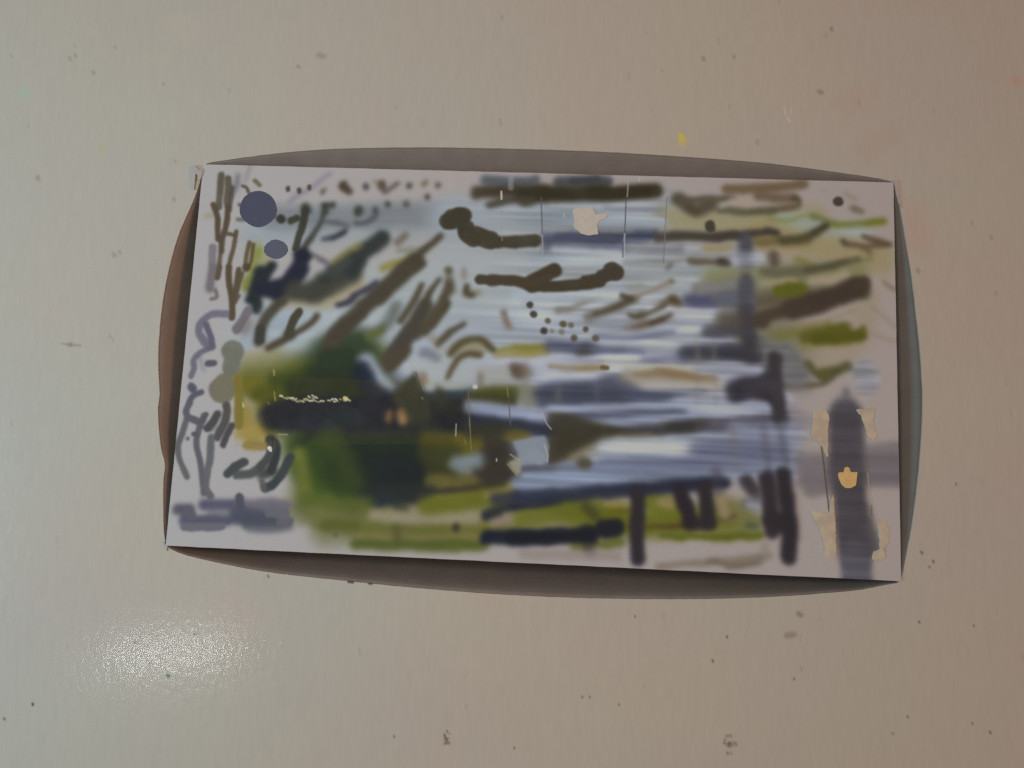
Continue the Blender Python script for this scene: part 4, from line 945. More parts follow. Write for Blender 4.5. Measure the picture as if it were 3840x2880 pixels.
TABLE_MARKS = [
((186,218,186),4.8,0.9,0.5,[-211.1,158.4,-210.2,157.8]),
((138,133,124),1.28,0.7,0.29,[-193.0,173.1,-192.6,172.1]),
((138,133,124),1.12,0.7,0.29,[-190.7,174.4,-190.3,173.5]),
((138,133,124),1.6,0.7,0.29,[-182.7,166.7,-182.3,165.8]),
((138,133,124),1.76,0.7,0.36,[-202.3,122.1,-201.9,121.2]),
((138,133,124),1.76,0.7,0.29,[-168.9,89.9,-168.5,89.0]),
((138,133,124),1.28,0.7,0.29,[-166.7,90.9,-166.3,90.1]),
((138,133,124),1.44,0.7,0.29,[-146.0,112.4,-145.7,111.5]),
((138,133,124),0.96,0.7,0.22,[-146.4,128.2,-146.0,127.3]),
((138,133,124),0.96,0.7,0.22,[-174.3,177.7,-173.9,176.7]),
((138,133,124),0.96,0.7,0.29,[-15.4,186.9,-15.1,186.0]),
((138,133,124),0.96,0.7,0.43,[76.7,167.8,77.0,166.9]),
((138,133,124),1.6,0.7,0.36,[64.6,167.3,64.9,166.4]),
((138,133,124),0.96,0.7,0.22,[113.0,176.0,113.2,175.1]),
((138,133,124),1.76,0.7,0.22,[84.5,132.1,84.7,131.3]),
((138,133,124),1.12,0.7,0.29,[170.6,92.6,170.8,91.7]),
((138,133,124),1.44,0.7,0.36,[142.5,80.0,142.7,79.1]),
((138,133,124),0.8,0.7,0.22,[48.2,162.6,48.5,161.7]),
((138,133,124),1.12,0.7,0.22,[-153.2,161.2,-152.9,160.3]),
((138,133,124),0.96,0.7,0.22,[-217.8,174.8,-217.4,173.9]),
((148,143,136),2.4,0.8,0.36,[-89.5,171.9,-87.8,171.3]),
((128,158,128),1.28,0.6,0.43,[-98.0,167.4,-97.5,166.7]),
((128,126,121),1.12,0.7,0.36,[-187.2,53.9,-182.9,53.3,-179.7,53.1]),
((136,133,128),1.92,0.8,0.36,[-183.8,53.6,-183.6,53.4]),
((158,151,141),0.8,0.6,0.32,[-168.1,57.2,-166.6,54.5]),
((148,141,128),0.72,0.6,0.36,[-16.0,143.2,-15.5,140.4]),
((210,198,136),3.2,0.9,0.36,[-176.8,133.7,-176.1,133.2]),
((240,235,74),2.4,0.5,0.65,[55.0,134.9,55.8,133.5]),
((240,228,111),3.2,0.9,0.36,[55.4,132.4,55.6,131.9]),
((235,148,136),4.0,0.9,0.22,[184.6,155.0,185.5,154.6]),
((218,161,143),12.0,1.0,0.14,[142.4,102.0,143.2,91.4]),
((218,171,151),11.2,1.0,0.12,[121.4,147.7,128.7,149.8]),
((213,168,151),9.6,1.0,0.12,[134.9,134.3,126.4,127.9]),
((148,131,89),1.92,0.7,0.4,[109.3,152.1,110.1,151.7]),
((128,119,86),1.12,0.5,0.43,[115.4,178.7,115.5,177.8]),
((146,141,128),0.72,0.5,0.36,[163.8,98.5,163.8,97.3]),
((240,240,240),0.48,0.4,0.58,[95.4,146.0,96.0,142.7]),
((240,240,240),0.72,0.4,0.65,[96.6,141.6,97.4,139.9]),
((240,240,228),0.4,0.4,0.5,[98.0,145.9,98.3,143.2]),
((38,30,26),0.66,0.4,0.41,[66.2,-54.8,66.3,-55.3]),
((38,30,26),0.66,0.4,0.41,[60.8,-63.1,60.9,-63.7]),
((38,30,26),0.54,0.4,0.41,[134.4,-49.1,134.6,-49.7]),
((38,30,26),0.72,0.4,0.41,[140.8,-27.9,140.9,-28.4]),
((38,30,26),0.48,0.4,0.41,[139.3,-29.9,139.4,-30.4]),
((38,30,26),0.54,0.4,0.41,[128.2,-81.6,128.4,-82.1]),
((38,30,26),0.48,0.4,0.41,[150.4,-83.5,150.6,-84.0]),
((38,30,26),0.66,0.4,0.41,[156.3,-86.5,156.5,-87.0]),
((38,30,26),0.78,0.4,0.41,[-187.9,-80.6,-187.7,-81.2]),
((38,30,26),0.72,0.4,0.41,[-198.3,-85.9,-198.0,-86.4]),
((38,30,26),0.66,0.4,0.41,[-145.0,-65.7,-144.8,-66.2]),
((38,30,26),0.48,0.4,0.41,[-188.0,-80.7,-187.8,-81.3]),
((38,30,26),0.48,0.4,0.41,[-34.7,-88.3,-34.5,-88.8]),
((38,30,26),0.48,0.4,0.41,[-10.5,-93.7,-10.3,-94.2]),
((38,30,26),0.48,0.4,0.41,[-53.8,-90.3,-53.6,-90.9]),
((38,30,26),0.48,0.4,0.41,[13.9,-76.0,14.1,-76.6]),
((38,30,26),0.48,0.4,0.41,[150.8,-0.2,151.0,-0.8]),
((38,30,26),0.48,0.4,0.41,[89.4,-69.1,89.5,-69.7]),
((38,30,26),0.42,0.4,0.41,[27.0,-78.4,27.2,-79.0]),
((38,30,26),0.42,0.4,0.41,[16.6,-76.0,16.8,-76.5]),
((38,30,26),0.36,0.4,0.41,[153.4,-50.3,153.5,-50.8]),
((38,30,26),0.6,0.4,0.41,[-102.0,-34.2,-101.7,-34.8]),
((38,30,26),0.48,0.4,0.41,[-151.2,-58.4,-150.9,-59.0]),
((38,30,26),0.42,0.4,0.41,[-128.8,-55.0,-128.5,-55.5]),
((38,30,26),0.42,0.4,0.41,[33.4,-47.8,33.5,-48.4]),
((136,74,54),0.8,0.4,0.58,[136.8,-24.8,137.1,-25.3]),
((30,84,80),0.96,0.3,0.77,[-138.0,-70.2,-137.4,-70.5]),
((138,116,94),1.92,0.6,0.43,[92.1,-46.8,92.7,-47.2]),
((138,119,99),2.24,0.7,0.36,[87.6,-54.4,90.0,-54.0]),
((173,119,104),0.96,0.5,0.43,[122.6,-87.4,123.0,-87.6]),
((128,114,99),0.72,0.5,0.4,[64.2,-90.0,64.4,-90.5]),
((128,114,99),0.72,0.5,0.4,[66.4,-88.7,66.6,-89.2]),
((128,114,99),0.72,0.5,0.4,[65.6,-88.7,65.7,-89.1]),
((128,114,99),0.72,0.5,0.4,[66.8,-91.9,67.0,-92.4]),
((128,114,99),0.72,0.5,0.4,[67.3,-90.9,67.5,-91.4]),
((128,114,99),0.72,0.5,0.4,[65.9,-91.5,66.0,-91.9]),
((128,114,99),0.72,0.5,0.4,[65.0,-91.8,65.1,-92.3]),
((128,114,99),0.72,0.5,0.4,[64.1,-91.2,64.3,-91.6]),
((128,114,99),0.72,0.5,0.4,[66.2,-91.7,66.4,-92.2]),
((128,114,99),0.72,0.5,0.4,[65.1,-94.6,65.2,-95.0]),
((128,114,99),0.72,0.5,0.4,[65.7,-91.2,65.8,-91.6]),
((128,114,99),0.72,0.5,0.4,[65.7,-91.2,65.9,-91.7]),
((128,114,99),0.72,0.5,0.4,[65.4,-91.4,65.5,-91.8]),
((128,114,99),0.72,0.5,0.4,[68.0,-91.7,68.1,-92.1]),
((128,114,99),0.72,0.5,0.4,[65.7,-92.3,65.9,-92.8]),
((128,114,99),0.72,0.5,0.4,[68.0,-91.3,68.1,-91.8]),
((128,114,99),0.72,0.5,0.4,[64.9,-94.7,65.1,-95.1]),
((128,114,99),0.72,0.5,0.4,[63.9,-91.2,64.0,-91.6]),
((128,114,99),0.72,0.5,0.4,[66.2,-94.6,66.4,-95.0]),
((128,114,99),0.72,0.5,0.4,[64.8,-88.8,64.9,-89.2]),
((128,114,99),0.72,0.5,0.4,[66.3,-91.1,66.4,-91.5]),
((128,114,99),0.72,0.5,0.4,[65.3,-92.1,65.5,-92.5]),
((111,99,89),0.48,0.5,0.36,[-35.5,-89.4,-35.0,-91.9]),
((111,99,89),0.48,0.5,0.36,[-35.9,-91.8,-34.9,-90.7]),
((111,99,89),0.48,0.5,0.36,[-33.7,-91.0,-34.9,-91.4]),
((111,99,89),0.48,0.5,0.36,[-34.0,-89.3,-33.2,-89.5]),
((111,99,89),0.48,0.5,0.36,[-33.9,-92.5,-35.7,-92.6]),
((111,99,89),0.48,0.5,0.36,[-34.9,-91.4,-35.8,-89.6]),
((111,99,89),0.48,0.5,0.36,[-35.4,-92.9,-35.3,-92.5]),
((111,99,89),0.48,0.5,0.36,[-33.4,-92.8,-34.9,-90.9]),
((111,99,89),0.48,0.5,0.36,[-34.5,-92.2,-35.5,-92.5]),
((111,99,89),0.48,0.5,0.36,[-33.7,-92.5,-35.7,-93.3]),
((111,99,89),0.48,0.5,0.36,[-35.7,-90.5,-34.1,-93.1]),
((111,99,89),0.48,0.5,0.36,[-35.0,-92.8,-34.3,-90.7]),
((111,99,89),0.48,0.5,0.36,[-35.1,-89.8,-35.6,-90.1]),
((111,99,89),0.48,0.5,0.36,[-34.0,-93.1,-35.4,-89.6]),
((44,48,70),0.8,0.3,0.77,[-71.8,-36.3,-70.1,-36.5]),
((44,48,60),0.72,0.3,0.77,[-64.1,-36.9,-63.1,-37.0]),
((148,138,126),0.69,0.7,0.13,[172.6,26.5,172.5,24.3]),
((148,138,126),0.44,0.7,0.24,[-28.5,60.3,-29.0,58.8]),
((148,138,126),0.93,0.7,0.24,[124.4,148.1,124.4,145.7]),
((148,138,126),0.51,0.7,0.23,[-168.4,57.5,-168.5,56.0]),
((148,138,126),1.1,0.7,0.16,[170.0,-60.4,169.9,-62.3]),
((148,138,126),0.69,0.7,0.11,[-19.5,100.1,-19.6,97.3]),
((148,138,126),0.76,0.7,0.14,[160.7,0.3,160.2,-0.7]),
((148,138,126),0.66,0.7,0.22,[92.1,-65.1,92.3,-66.9]),
((148,138,126),0.66,0.7,0.2,[50.1,-36.5,49.8,-37.9]),
((148,138,126),0.61,0.7,0.24,[89.8,-17.5,89.9,-19.1]),
((148,138,126),0.58,0.7,0.2,[-204.5,23.9,-204.4,21.6]),
((148,138,126),0.65,0.7,0.19,[43.7,-46.8,43.9,-48.9]),
((148,138,126),1.03,0.7,0.2,[-67.3,-59.9,-66.8,-62.2]),
((148,138,126),0.52,0.7,0.22,[-4.1,28.4,-3.6,26.9]),
((148,138,126),0.93,0.7,0.11,[60.5,-25.5,60.8,-27.1]),
((148,138,126),0.85,0.7,0.21,[53.3,59.9,53.4,57.9]),
((148,138,126),0.72,0.7,0.19,[-207.9,145.0,-208.1,142.8]),
((148,138,126),0.74,0.7,0.12,[42.5,178.5,42.0,177.8]),
((148,138,126),0.54,0.7,0.09,[-85.8,135.7,-85.8,134.4]),
((148,138,126),0.57,0.7,0.24,[31.6,10.8,31.1,9.5]),
((148,138,126),0.48,0.7,0.22,[-99.1,64.4,-99.2,63.9]),
((148,138,126),0.79,0.7,0.14,[35.2,161.4,35.2,158.6]),
((148,138,126),0.99,0.7,0.19,[111.9,60.0,111.7,59.2]),
((148,138,126),1.09,0.7,0.25,[25.7,18.3,25.8,17.1]),
((148,138,126),0.48,0.7,0.18,[148.7,189.3,148.8,188.5]),
((148,138,126),0.67,0.7,0.16,[36.5,-71.9,36.2,-72.9]),
((148,138,126),1.09,0.7,0.24,[170.8,71.0,170.8,70.1]),
((148,138,126),0.7,0.7,0.14,[171.3,37.1,171.6,35.7]),
((148,138,126),0.49,0.7,0.19,[-95.2,44.3,-95.2,43.2]),
((148,138,126),0.41,0.7,0.17,[92.5,-54.3,92.2,-56.6]),
((148,138,126),0.59,0.7,0.11,[100.4,112.4,100.9,111.3]),
((148,138,126),0.86,0.7,0.19,[30.8,44.2,31.0,43.5]),
((148,138,126),0.78,0.7,0.14,[91.3,95.7,91.0,94.0]),
((148,138,126),0.94,0.7,0.18,[-25.2,78.6,-25.7,77.6]),
((148,138,126),1.04,0.7,0.18,[-27.5,-79.3,-27.9,-81.2]),
((148,138,126),0.91,0.7,0.19,[-39.0,15.0,-39.0,12.6]),
((148,138,126),1.01,0.7,0.12,[-56.5,69.6,-56.6,67.2]),
((148,138,126),0.9,0.7,0.16,[-176.2,-58.9,-176.3,-60.9]),
((148,138,126),0.74,0.7,0.18,[152.5,143.7,152.4,142.4]),
((148,138,126),0.98,0.7,0.1,[-146.6,12.3,-146.7,10.0]),
((148,138,126),0.42,0.7,0.21,[98.3,-9.9,98.6,-12.4]),
((148,138,126),1.01,0.7,0.12,[71.0,175.6,71.0,172.7]),
((148,138,126),0.61,0.7,0.24,[74.5,147.8,74.1,145.8]),
((148,138,126),0.85,0.7,0.09,[-46.2,141.6,-46.6,140.2]),
((148,138,126),0.81,0.7,0.21,[-191.5,178.8,-191.1,178.0]),
((148,138,126),0.83,0.7,0.17,[-38.4,93.1,-37.9,91.7]),
((148,138,126),0.51,0.7,0.19,[-183.2,-19.9,-183.0,-22.3]),
((148,138,126),0.59,0.7,0.18,[9.9,2.0,9.6,0.0]),
((148,138,126),0.57,0.7,0.15,[-4.2,149.6,-3.9,148.7]),
((148,138,126),0.46,0.7,0.2,[69.3,-7.6,68.9,-8.2]),
((148,138,126),1.03,0.7,0.17,[26.5,115.8,26.3,113.4]),
((148,138,126),0.44,0.7,0.11,[-193.0,-27.9,-192.4,-29.7]),
((148,138,126),1.1,0.7,0.2,[-125.9,157.9,-125.5,157.0]),
((148,138,126),0.57,0.7,0.14,[38.0,80.0,38.1,78.8]),
((148,138,126),1.0,0.7,0.19,[-57.9,149.8,-57.6,148.3]),
((148,138,126),0.83,0.7,0.18,[122.8,31.3,122.9,30.0]),
((148,138,126),0.55,0.7,0.09,[-181.3,186.8,-180.8,185.1]),
((148,138,126),0.74,0.7,0.23,[95.4,190.9,95.5,189.3]),
((148,138,126),0.51,0.7,0.11,[-25.2,161.1,-25.3,159.7]),
((148,138,126),0.58,0.7,0.13,[140.4,140.9,140.0,139.8]),
((218,195,186),8.66,1.0,0.18,[-115.6,42.8,-112.6,45.1]),
((205,205,186),10.08,1.0,0.18,[-198.1,191.1,-192.5,196.4]),
((223,213,186),7.49,1.0,0.18,[55.6,99.1,61.8,105.0]),
((223,213,186),5.68,1.0,0.18,[70.7,15.1,69.3,9.5]),
((205,205,186),8.85,1.0,0.18,[-65.5,94.2,-70.8,87.9]),
((218,195,186),12.33,1.0,0.18,[-23.1,-41.3,-17.9,-42.9]),
((218,195,186),9.97,1.0,0.18,[-36.6,-94.9,-37.1,-96.8]),
((223,213,186),11.13,1.0,0.18,[-150.0,186.0,-144.0,182.9]),
((218,195,186),15.28,1.0,0.18,[-110.7,-49.3,-116.2,-46.4]),
((218,195,186),5.34,1.0,0.18,[-192.3,69.1,-188.0,69.8]),
((218,195,186),6.81,1.0,0.18,[40.6,-67.6,40.8,-66.5]),
((205,205,186),13.66,1.0,0.18,[1.7,165.5,-3.6,159.1]),
((223,213,186),7.2,1.0,0.18,[-152.6,171.9,-159.0,171.5]),
((205,205,186),10.65,1.0,0.18,[-16.3,16.2,-20.7,22.1])]

def vnoise(h, w, cy, cx, rng):
    g = rng.random((int(h / cy) + 3, int(w / cx) + 3)).astype(np.float32)
    y = np.arange(h, dtype=np.float32) / cy; x = np.arange(w, dtype=np.float32) / cx
    yi = y.astype(int); xi = x.astype(int); fy = (y - yi)[:, None]; fx = (x - xi)[None, :]
    fy = fy * fy * (3 - 2 * fy); fx = fx * fx * (3 - 2 * fx)
    a = g[yi][:, xi]; b = g[yi][:, xi + 1]; c = g[yi + 1][:, xi]; d = g[yi + 1][:, xi + 1]
    return (a * (1 - fx) + b * fx) * (1 - fy) + (c * (1 - fx) + d * fx) * fy - 0.5

def lay_strokes(img, strokes, s, ox, oy, warp, mott):
    H, W = img.shape[:2]
    dx, dy = warp
    brush = random.Random(21)
    for c, w, soft, al, flat in strokes:
        if w < 0:                                        # filled shape with a soft rim
            p = np.array(flat, np.float32).reshape(-1, 2) * s
            q = -w * s; g = int(q * 2 + 6)
            x0 = max(int(p[:, 0].min()) - g, 0); x1 = min(int(p[:, 0].max()) + g, W); y0 = max(int(p[:, 1].min()) - g, 0); y1 = min(int(p[:, 1].max()) + g, H)
            X = np.arange(x0, x1, dtype=np.float32)[None, :] + dx[y0:y1, x0:x1] * .4; Y = np.arange(y0, y1, dtype=np.float32)[:, None] + dy[y0:y1, x0:x1] * .4
            ins = np.zeros(X.shape, bool)
            for a, b in zip(p, np.roll(p, -1, 0)):
                if a[1] != b[1]:
                    ins ^= ((a[1] > Y) != (b[1] > Y)) & (X < (b[0] - a[0]) * (Y - a[1]) / (b[1] - a[1]) + a[0])
            m = blur(ins.astype(np.float32)[..., None], max(q * .5, .8)) * al
            img[y0:y1, x0:x1] += (np.array(c, np.float32) - img[y0:y1, x0:x1]) * m
            continue
        r = w * s / 2
        p = np.array(flat, np.float32).reshape(-1, 2)
        p = np.stack([(p[:, 0] - ox) * s, p[:, 1] * s], 1) if oy is None else np.stack([(p[:, 0] - ox) * s, (oy - p[:, 1]) * s], 1)
        ro = r * (1 + .7 * soft) + .2 * s
        x0 = max(int(p[:, 0].min() - ro - 5), 0); x1 = min(int(p[:, 0].max() + ro + 6), W)
        y0 = max(int(p[:, 1].min() - ro - 5), 0); y1 = min(int(p[:, 1].max() + ro + 6), H)
        if x1 <= x0 or y1 <= y0: continue
        k = min(1., r / 9) * (.35 + .65 * min(1, soft * 1.6))
        X = np.arange(x0, x1, dtype=np.float32)[None, :] + dx[y0:y1, x0:x1] * k
        Y = np.arange(y0, y1, dtype=np.float32)[:, None] + dy[y0:y1, x0:x1] * k
        if len(p) > 2:
            q = [p[0]]
            for i in range(len(p) - 1):
                a = p[max(i - 1, 0)]; b = p[i]; cc = p[i + 1]; e = p[min(i + 2, len(p) - 1)]
                for t in (.25, .5, .75, 1.):
                    q.append(.5 * ((2 * b) + (cc - a) * t + (2 * a - 5 * b + 4 * cc - e) * t * t + (3 * b - a - 3 * cc + e) * t ** 3))
            p = np.array(q, np.float32)
        d = np.full(X.shape, 1e9, np.float32)
        seg = np.linalg.norm(p[1:] - p[:-1], axis=1); cum = np.concatenate([[0], np.cumsum(seg)]); tot = max(cum[-1], 1e-6)
        long_ = tot > 3 * r and soft > .3 and r < 11
        ta, tb = (brush.uniform(0, .5), brush.uniform(0, .2)) if long_ else (0, 0)
        if brush.random() < .5: ta, tb = tb, ta
        wob = brush.uniform(0, 6.28)
        for i in range(len(p) - 1):
            a, b = p[i], p[i + 1]
            v = b - a; L = max(float(v @ v), 1e-6)
            t = np.clip(((X - a[0]) * v[0] + (Y - a[1]) * v[1]) / L, 0, 1)
            dd = np.sqrt((X - a[0] - t * v[0]) ** 2 + (Y - a[1] - t * v[1]) ** 2)
            if long_:
                g = (cum[i] + t * seg[i]) / tot
                dd /= (1 - ta * (1 - g) ** 2 - tb * g ** 2) * (1 + .10 * np.sin(wob + 7 * g))
            d = np.minimum(d, dd)
        ri = max(r * (1 - .85 * soft) - .17 * s, 0)
        m = np.clip((ro - d) / (ro - ri), 0, 1); m = m * m * (3 - 2 * m) * al
        m = np.clip(m * (1 + .22 * mott[y0:y1, x0:x1] * min(1, r / 20)), 0, 1)
        img[y0:y1, x0:x1] += (np.array(c, np.float32) - img[y0:y1, x0:x1]) * m[..., None]

def blur(img, sig):
    n = int(sig * 3) + 1
    k = np.exp(-.5 * (np.arange(-n, n + 1) / sig) ** 2); k /= k.sum()
    pad = np.pad(img, ((n, n), (n, n), (0, 0)), 'edge'); H, W = img.shape[:2]
    t = sum(k[i] * pad[i:i + H] for i in range(2 * n + 1))
    return sum(k[i] * t[:, i:i + W] for i in range(2 * n + 1)).astype(np.float32)

def hblur(img, sig):
    n = int(sig * 2.5); k = np.exp(-.5 * (np.arange(-n, n + 1) / sig) ** 2); k /= k.sum()
    pad = np.pad(img, ((0, 0), (n, n), (0, 0)), 'edge'); W = img.shape[1]
    return sum(k[i] * pad[:, i:i + W] for i in range(2 * n + 1)).astype(np.float32)

def make_image(name, img):
    h, w = img.shape[:2]
    im = bpy.data.images.new(name, w, h, alpha=False)
    im.colorspace_settings.name = 'sRGB'
    px = np.ones((h, w, 4), np.float32); px[..., :3] = img[::-1] / 255.0
    im.pixels.foreach_set(px.ravel()); im.update(); im.pack()
    return im

CW, CH = 270.0, 149.5                                   # card size, mm
def card_image():
    s = 6.0; W, H = int(CW * s), int(CH * s)
    rng = np.random.default_rng(7)
    img = np.empty((H, W, 3), np.float32); img[:] = PAPER
    n1, n2 = vnoise(H, W, 9, 9, rng), vnoise(H, W, 9, 9, rng)
    n3, n4 = vnoise(H, W, 26, 26, rng), vnoise(H, W, 26, 26, rng)
    warp = (n1 * 2.2 + n3 * 5, n2 * 2.2 + n4 * 5)
    streak = .8 * vnoise(H, W, 6, 150, rng) + vnoise(H, W, 13, 200, rng) + .5 * vnoise(H, W, 50, 90, rng)
    mott = vnoise(H, W, 40, 60, rng) + .5 * vnoise(H, W, 14, 20, rng)
    fine = vnoise(H, W, 3, 3, rng)
    lay_strokes(img, [k for k in SOFT_STROKES if k[2] > .3 or k[1] < -1.0], s, 0, None, warp, mott)
    img = blur(img, 4.2)
    # the wet middle of the picture was dragged sideways
    yy = (np.arange(H) / s)[:, None]; xx = (np.arange(W) / s)[None, :]
    mk = np.clip((xx - 118) / 30, 0, 1) * np.clip((222 - xx) / 20, 0, 1) * np.clip((yy - 52) / 14, 0, 1) * np.clip((114 - yy) / 6, 0, 1) * .55
    img += (hblur(img, 15) - img) * mk[..., None].astype(np.float32)
    img = 204 * (np.clip(img, 1, 250) / 204) ** 1.14
    lum = img.mean(2); blue = np.clip((img[..., 2] - img[..., 0] - 6) / 20, 0, 1)
    img *= 1 + (.20 * streak * blue * (.2 + .8 * np.clip((xx - 105) / 30, 0, 1)) + .07 * mott * (lum < 130) + .015 * fine)[..., None]
    lay_strokes(img, [k for k in SOFT_STROKES if not (k[2] > .3 or k[1] < -1.0)], s, 0, None, warp, mott)
    img = blur(img, 1.7)
    lay_strokes(img, CRISP_STROKES, s, 0, None, warp, mott * .3)
    return make_image('card_painting', np.clip(img, 5, 245))

TX0, TX1, TY0, TY1 = -260.0, 260.0, -200.0, 260.0       # mm of table top covered by the marks sheet
TABLE_RGB = (206, 204, 192)
def table_image():
    s = 3.4; W, H = int((TX1 - TX0) * s), int((TY1 - TY0) * s)
    rng = np.random.default_rng(11)
    img = np.empty((H, W, 3), np.float32); img[:] = TABLE_RGB
    z = np.zeros((H, W), np.float32)
    lay_strokes(img, TABLE_MARKS, s, TX0, TY1, (z, z), z)
    big = vnoise(H, W, 160, 200, rng); b2 = vnoise(H, W, 130, 160, rng); v = vnoise(H, W, 16, 3, rng)
    img *= 1 + np.stack([.02 * big + .02 * v, .018 * b2 + .02 * v, -.02 * big + .02 * v], 2)
    e = np.minimum(np.minimum(np.arange(W), W - 1 - np.arange(W))[None, :], np.minimum(np.arange(H), H - 1 - np.arange(H))[:, None])
    f = np.clip(e / 30., 0, 1)[..., None]
    return make_image('table_marks', np.clip(img * f + np.array(TABLE_RGB) * (1 - f), 5, 245))

# ------------------------------------------------------------------ materials
def table_material():
    m, nt, b = new_mat('table_laminate')
    tc = node(nt, 'ShaderNodeTexCoord')
    mp = node(nt, 'ShaderNodeMapping')
    mp.inputs['Location'].default_value = (-TX0 / (TX1 - TX0), -TY0 / (TY1 - TY0), 0)
    mp.inputs['Scale'].default_value = (1000 / (TX1 - TX0), 1000 / (TY1 - TY0), 1)
    nt.links.new(tc.outputs['Object'], mp.inputs[0])
    im = node(nt, 'ShaderNodeTexImage', image=table_image(), extension='EXTEND', interpolation='Cubic')
    nt.links.new(mp.outputs[0], im.inputs[0])
    nt.links.new(im.outputs[0], b.inputs['Base Color'])
    mp2 = node(nt, 'ShaderNodeMapping'); mp2.inputs['Scale'].default_value = (540, 300, 400)
    mp2.inputs['Rotation'].default_value = (0, 0, math.radians(6))
    nt.links.new(tc.outputs['Object'], mp2.inputs[0])
    n1 = node(nt, 'ShaderNodeTexNoise'); n1.inputs['Scale'].default_value = 1; n1.inputs['Detail'].default_value = .4; n1.inputs['Distortion'].default_value = .5
    nt.links.new(mp2.outputs[0], n1.inputs['Vector'])
    bp = node(nt, 'ShaderNodeBump'); bp.inputs['Strength'].default_value = .1; bp.inputs['Distance'].default_value = .0004
    nt.links.new(n1.outputs[0], bp.inputs['Height'])
    nt.links.new(bp.outputs[0], b.inputs['Normal'])
    b.inputs['Roughness'].default_value = .14
    b.inputs['Specular IOR Level'].default_value = .45
    return m

def card_material():
    m, nt, b = new_mat('painted_card_face')
    uv = node(nt, 'ShaderNodeUVMap', uv_map='UVMap')
    im = node(nt, 'ShaderNodeTexImage', image=card_image(), extension='EXTEND', interpolation='Cubic')
    nt.links.new(uv.outputs[0], im.inputs[0]); nt.links.new(im.outputs[0], b.inputs['Base Color'])
    tc = node(nt, 'ShaderNodeTexCoord')
    n1 = node(nt, 'ShaderNodeTexNoise'); n1.inputs['Scale'].default_value = 900; n1.inputs['Detail'].default_value = 3
    nt.links.new(tc.outputs['Object'], n1.inputs['Vector'])
    bp = node(nt, 'ShaderNodeBump'); bp.inputs['Strength'].default_value = .12; bp.inputs['Distance'].default_value = .0003
    nt.links.new(n1.outputs[0], bp.inputs['Height']); nt.links.new(bp.outputs[0], b.inputs['Normal'])
    b.inputs['Roughness'].default_value = .6; b.inputs['Specular IOR Level'].default_value = .1
    return m

def plain(name, rgb, rough=.7, var=.08, scale=300, spec=.25):
    m, nt, b = new_mat(name)
    tc = node(nt, 'ShaderNodeTexCoord')
    n1 = node(nt, 'ShaderNodeTexNoise'); n1.inputs['Scale'].default_value = scale; n1.inputs['Detail'].default_value = 3
    nt.links.new(tc.outputs['Object'], n1.inputs['Vector'])
    r = node(nt, 'ShaderNodeValToRGB')
    r.color_ramp.elements[0].position = .3; r.color_ramp.elements[1].position = .7
    r.color_ramp.elements[0].color = tuple(c * (1 - var) for c in rgb) + (1,)
    r.color_ramp.elements[1].color = tuple(c * (1 + var) for c in rgb) + (1,)
    nt.links.new(n1.outputs[0], r.inputs[0]); nt.links.new(r.outputs[0], b.inputs['Base Color'])
    b.inputs['Roughness'].default_value = rough; b.inputs['Specular IOR Level'].default_value = spec
    return m

def tape_material(name, tint):
    m, nt, b = new_mat(name)
    nt.nodes.remove(b)
    out = nt.nodes['Material Output']
    t = node(nt, 'ShaderNodeBsdfTransparent'); t.inputs[0].default_value = tint + (1,)
    g = node(nt, 'ShaderNodeBsdfGlossy'); g.inputs['Roughness'].default_value = .25
    tc = node(nt, 'ShaderNodeTexCoord'); n1 = node(nt, 'ShaderNodeTexNoise'); n1.inputs['Scale'].default_value = 220
    nt.links.new(tc.outputs['Object'], n1.inputs['Vector'])
    mm = node(nt, 'ShaderNodeMath', operation='MULTIPLY'); mm.inputs[1].default_value = .002
    nt.links.new(n1.outputs[0], mm.inputs[0])
    mx = node(nt, 'ShaderNodeMixShader'); nt.links.new(mm.outputs[0], mx.inputs[0])
    nt.links.new(t.outputs[0], mx.inputs[1]); nt.links.new(g.outputs[0], mx.inputs[2]); nt.links.new(mx.outputs[0], out.inputs[0])
    return m

# ------------------------------------------------------------------ table with the opening the card box sits in
RIM = {'top': [(-133.2, 126.5), (-127.0, 127.6), (-104.6, 130.3), (-82.3, 131.7), (-48.9, 131.8), (-12.2, 130.6), (24.2, 128.7), (60.1, 125.8), (86.8, 123.1), (104.4, 120.5), (121.9, 117.6), (130.6, 116.0), (134.9, 114.8)], 'right': [(136.4, 113.7), (137.7, 104.0), (139.0, 91.2), (140.3, 76.7), (141.0, 62.4), (141.5, 48.3), (141.4, 34.4), (140.7, 24.1), (139.5, 13.8), (137.7, 2.0), (135.9, -8.0), (133.8, -18.0), (131.6, -26.2), (129.4, -34.4)], 'bottom': [(128.0, -35.9), (121.4, -37.1), (113.1, -38.6), (96.6, -40.1), (80.0, -41.2), (55.1, -42.0), (21.7, -42.0), (-12.1, -40.9), (-46.2, -38.6), (-72.1, -36.2), (-98.2, -33.6), (-115.8, -30.8), (-133.6, -27.0), (-139.7, -24.5)], 'left': [(-141.2, -23.1), (-142.2, -18.7), (-143.0, -10.1), (-143.5, 0.3), (-143.3, 6.8), (-145.1, 12.6), (-146.4, 19.7), (-147.3, 28.6), (-146.9, 33.6), (-148.0, 43.0), (-148.5, 53.9), (-148.0, 68.6), (-146.1, 83.5), (-143.2, 96.6), (-139.1, 107.9), (-136.2, 116.5), (-134.4, 125.2)]}                                            # outline of the opening on the table top, mm
SIDES = ('top', 'right', 'bottom', 'left')
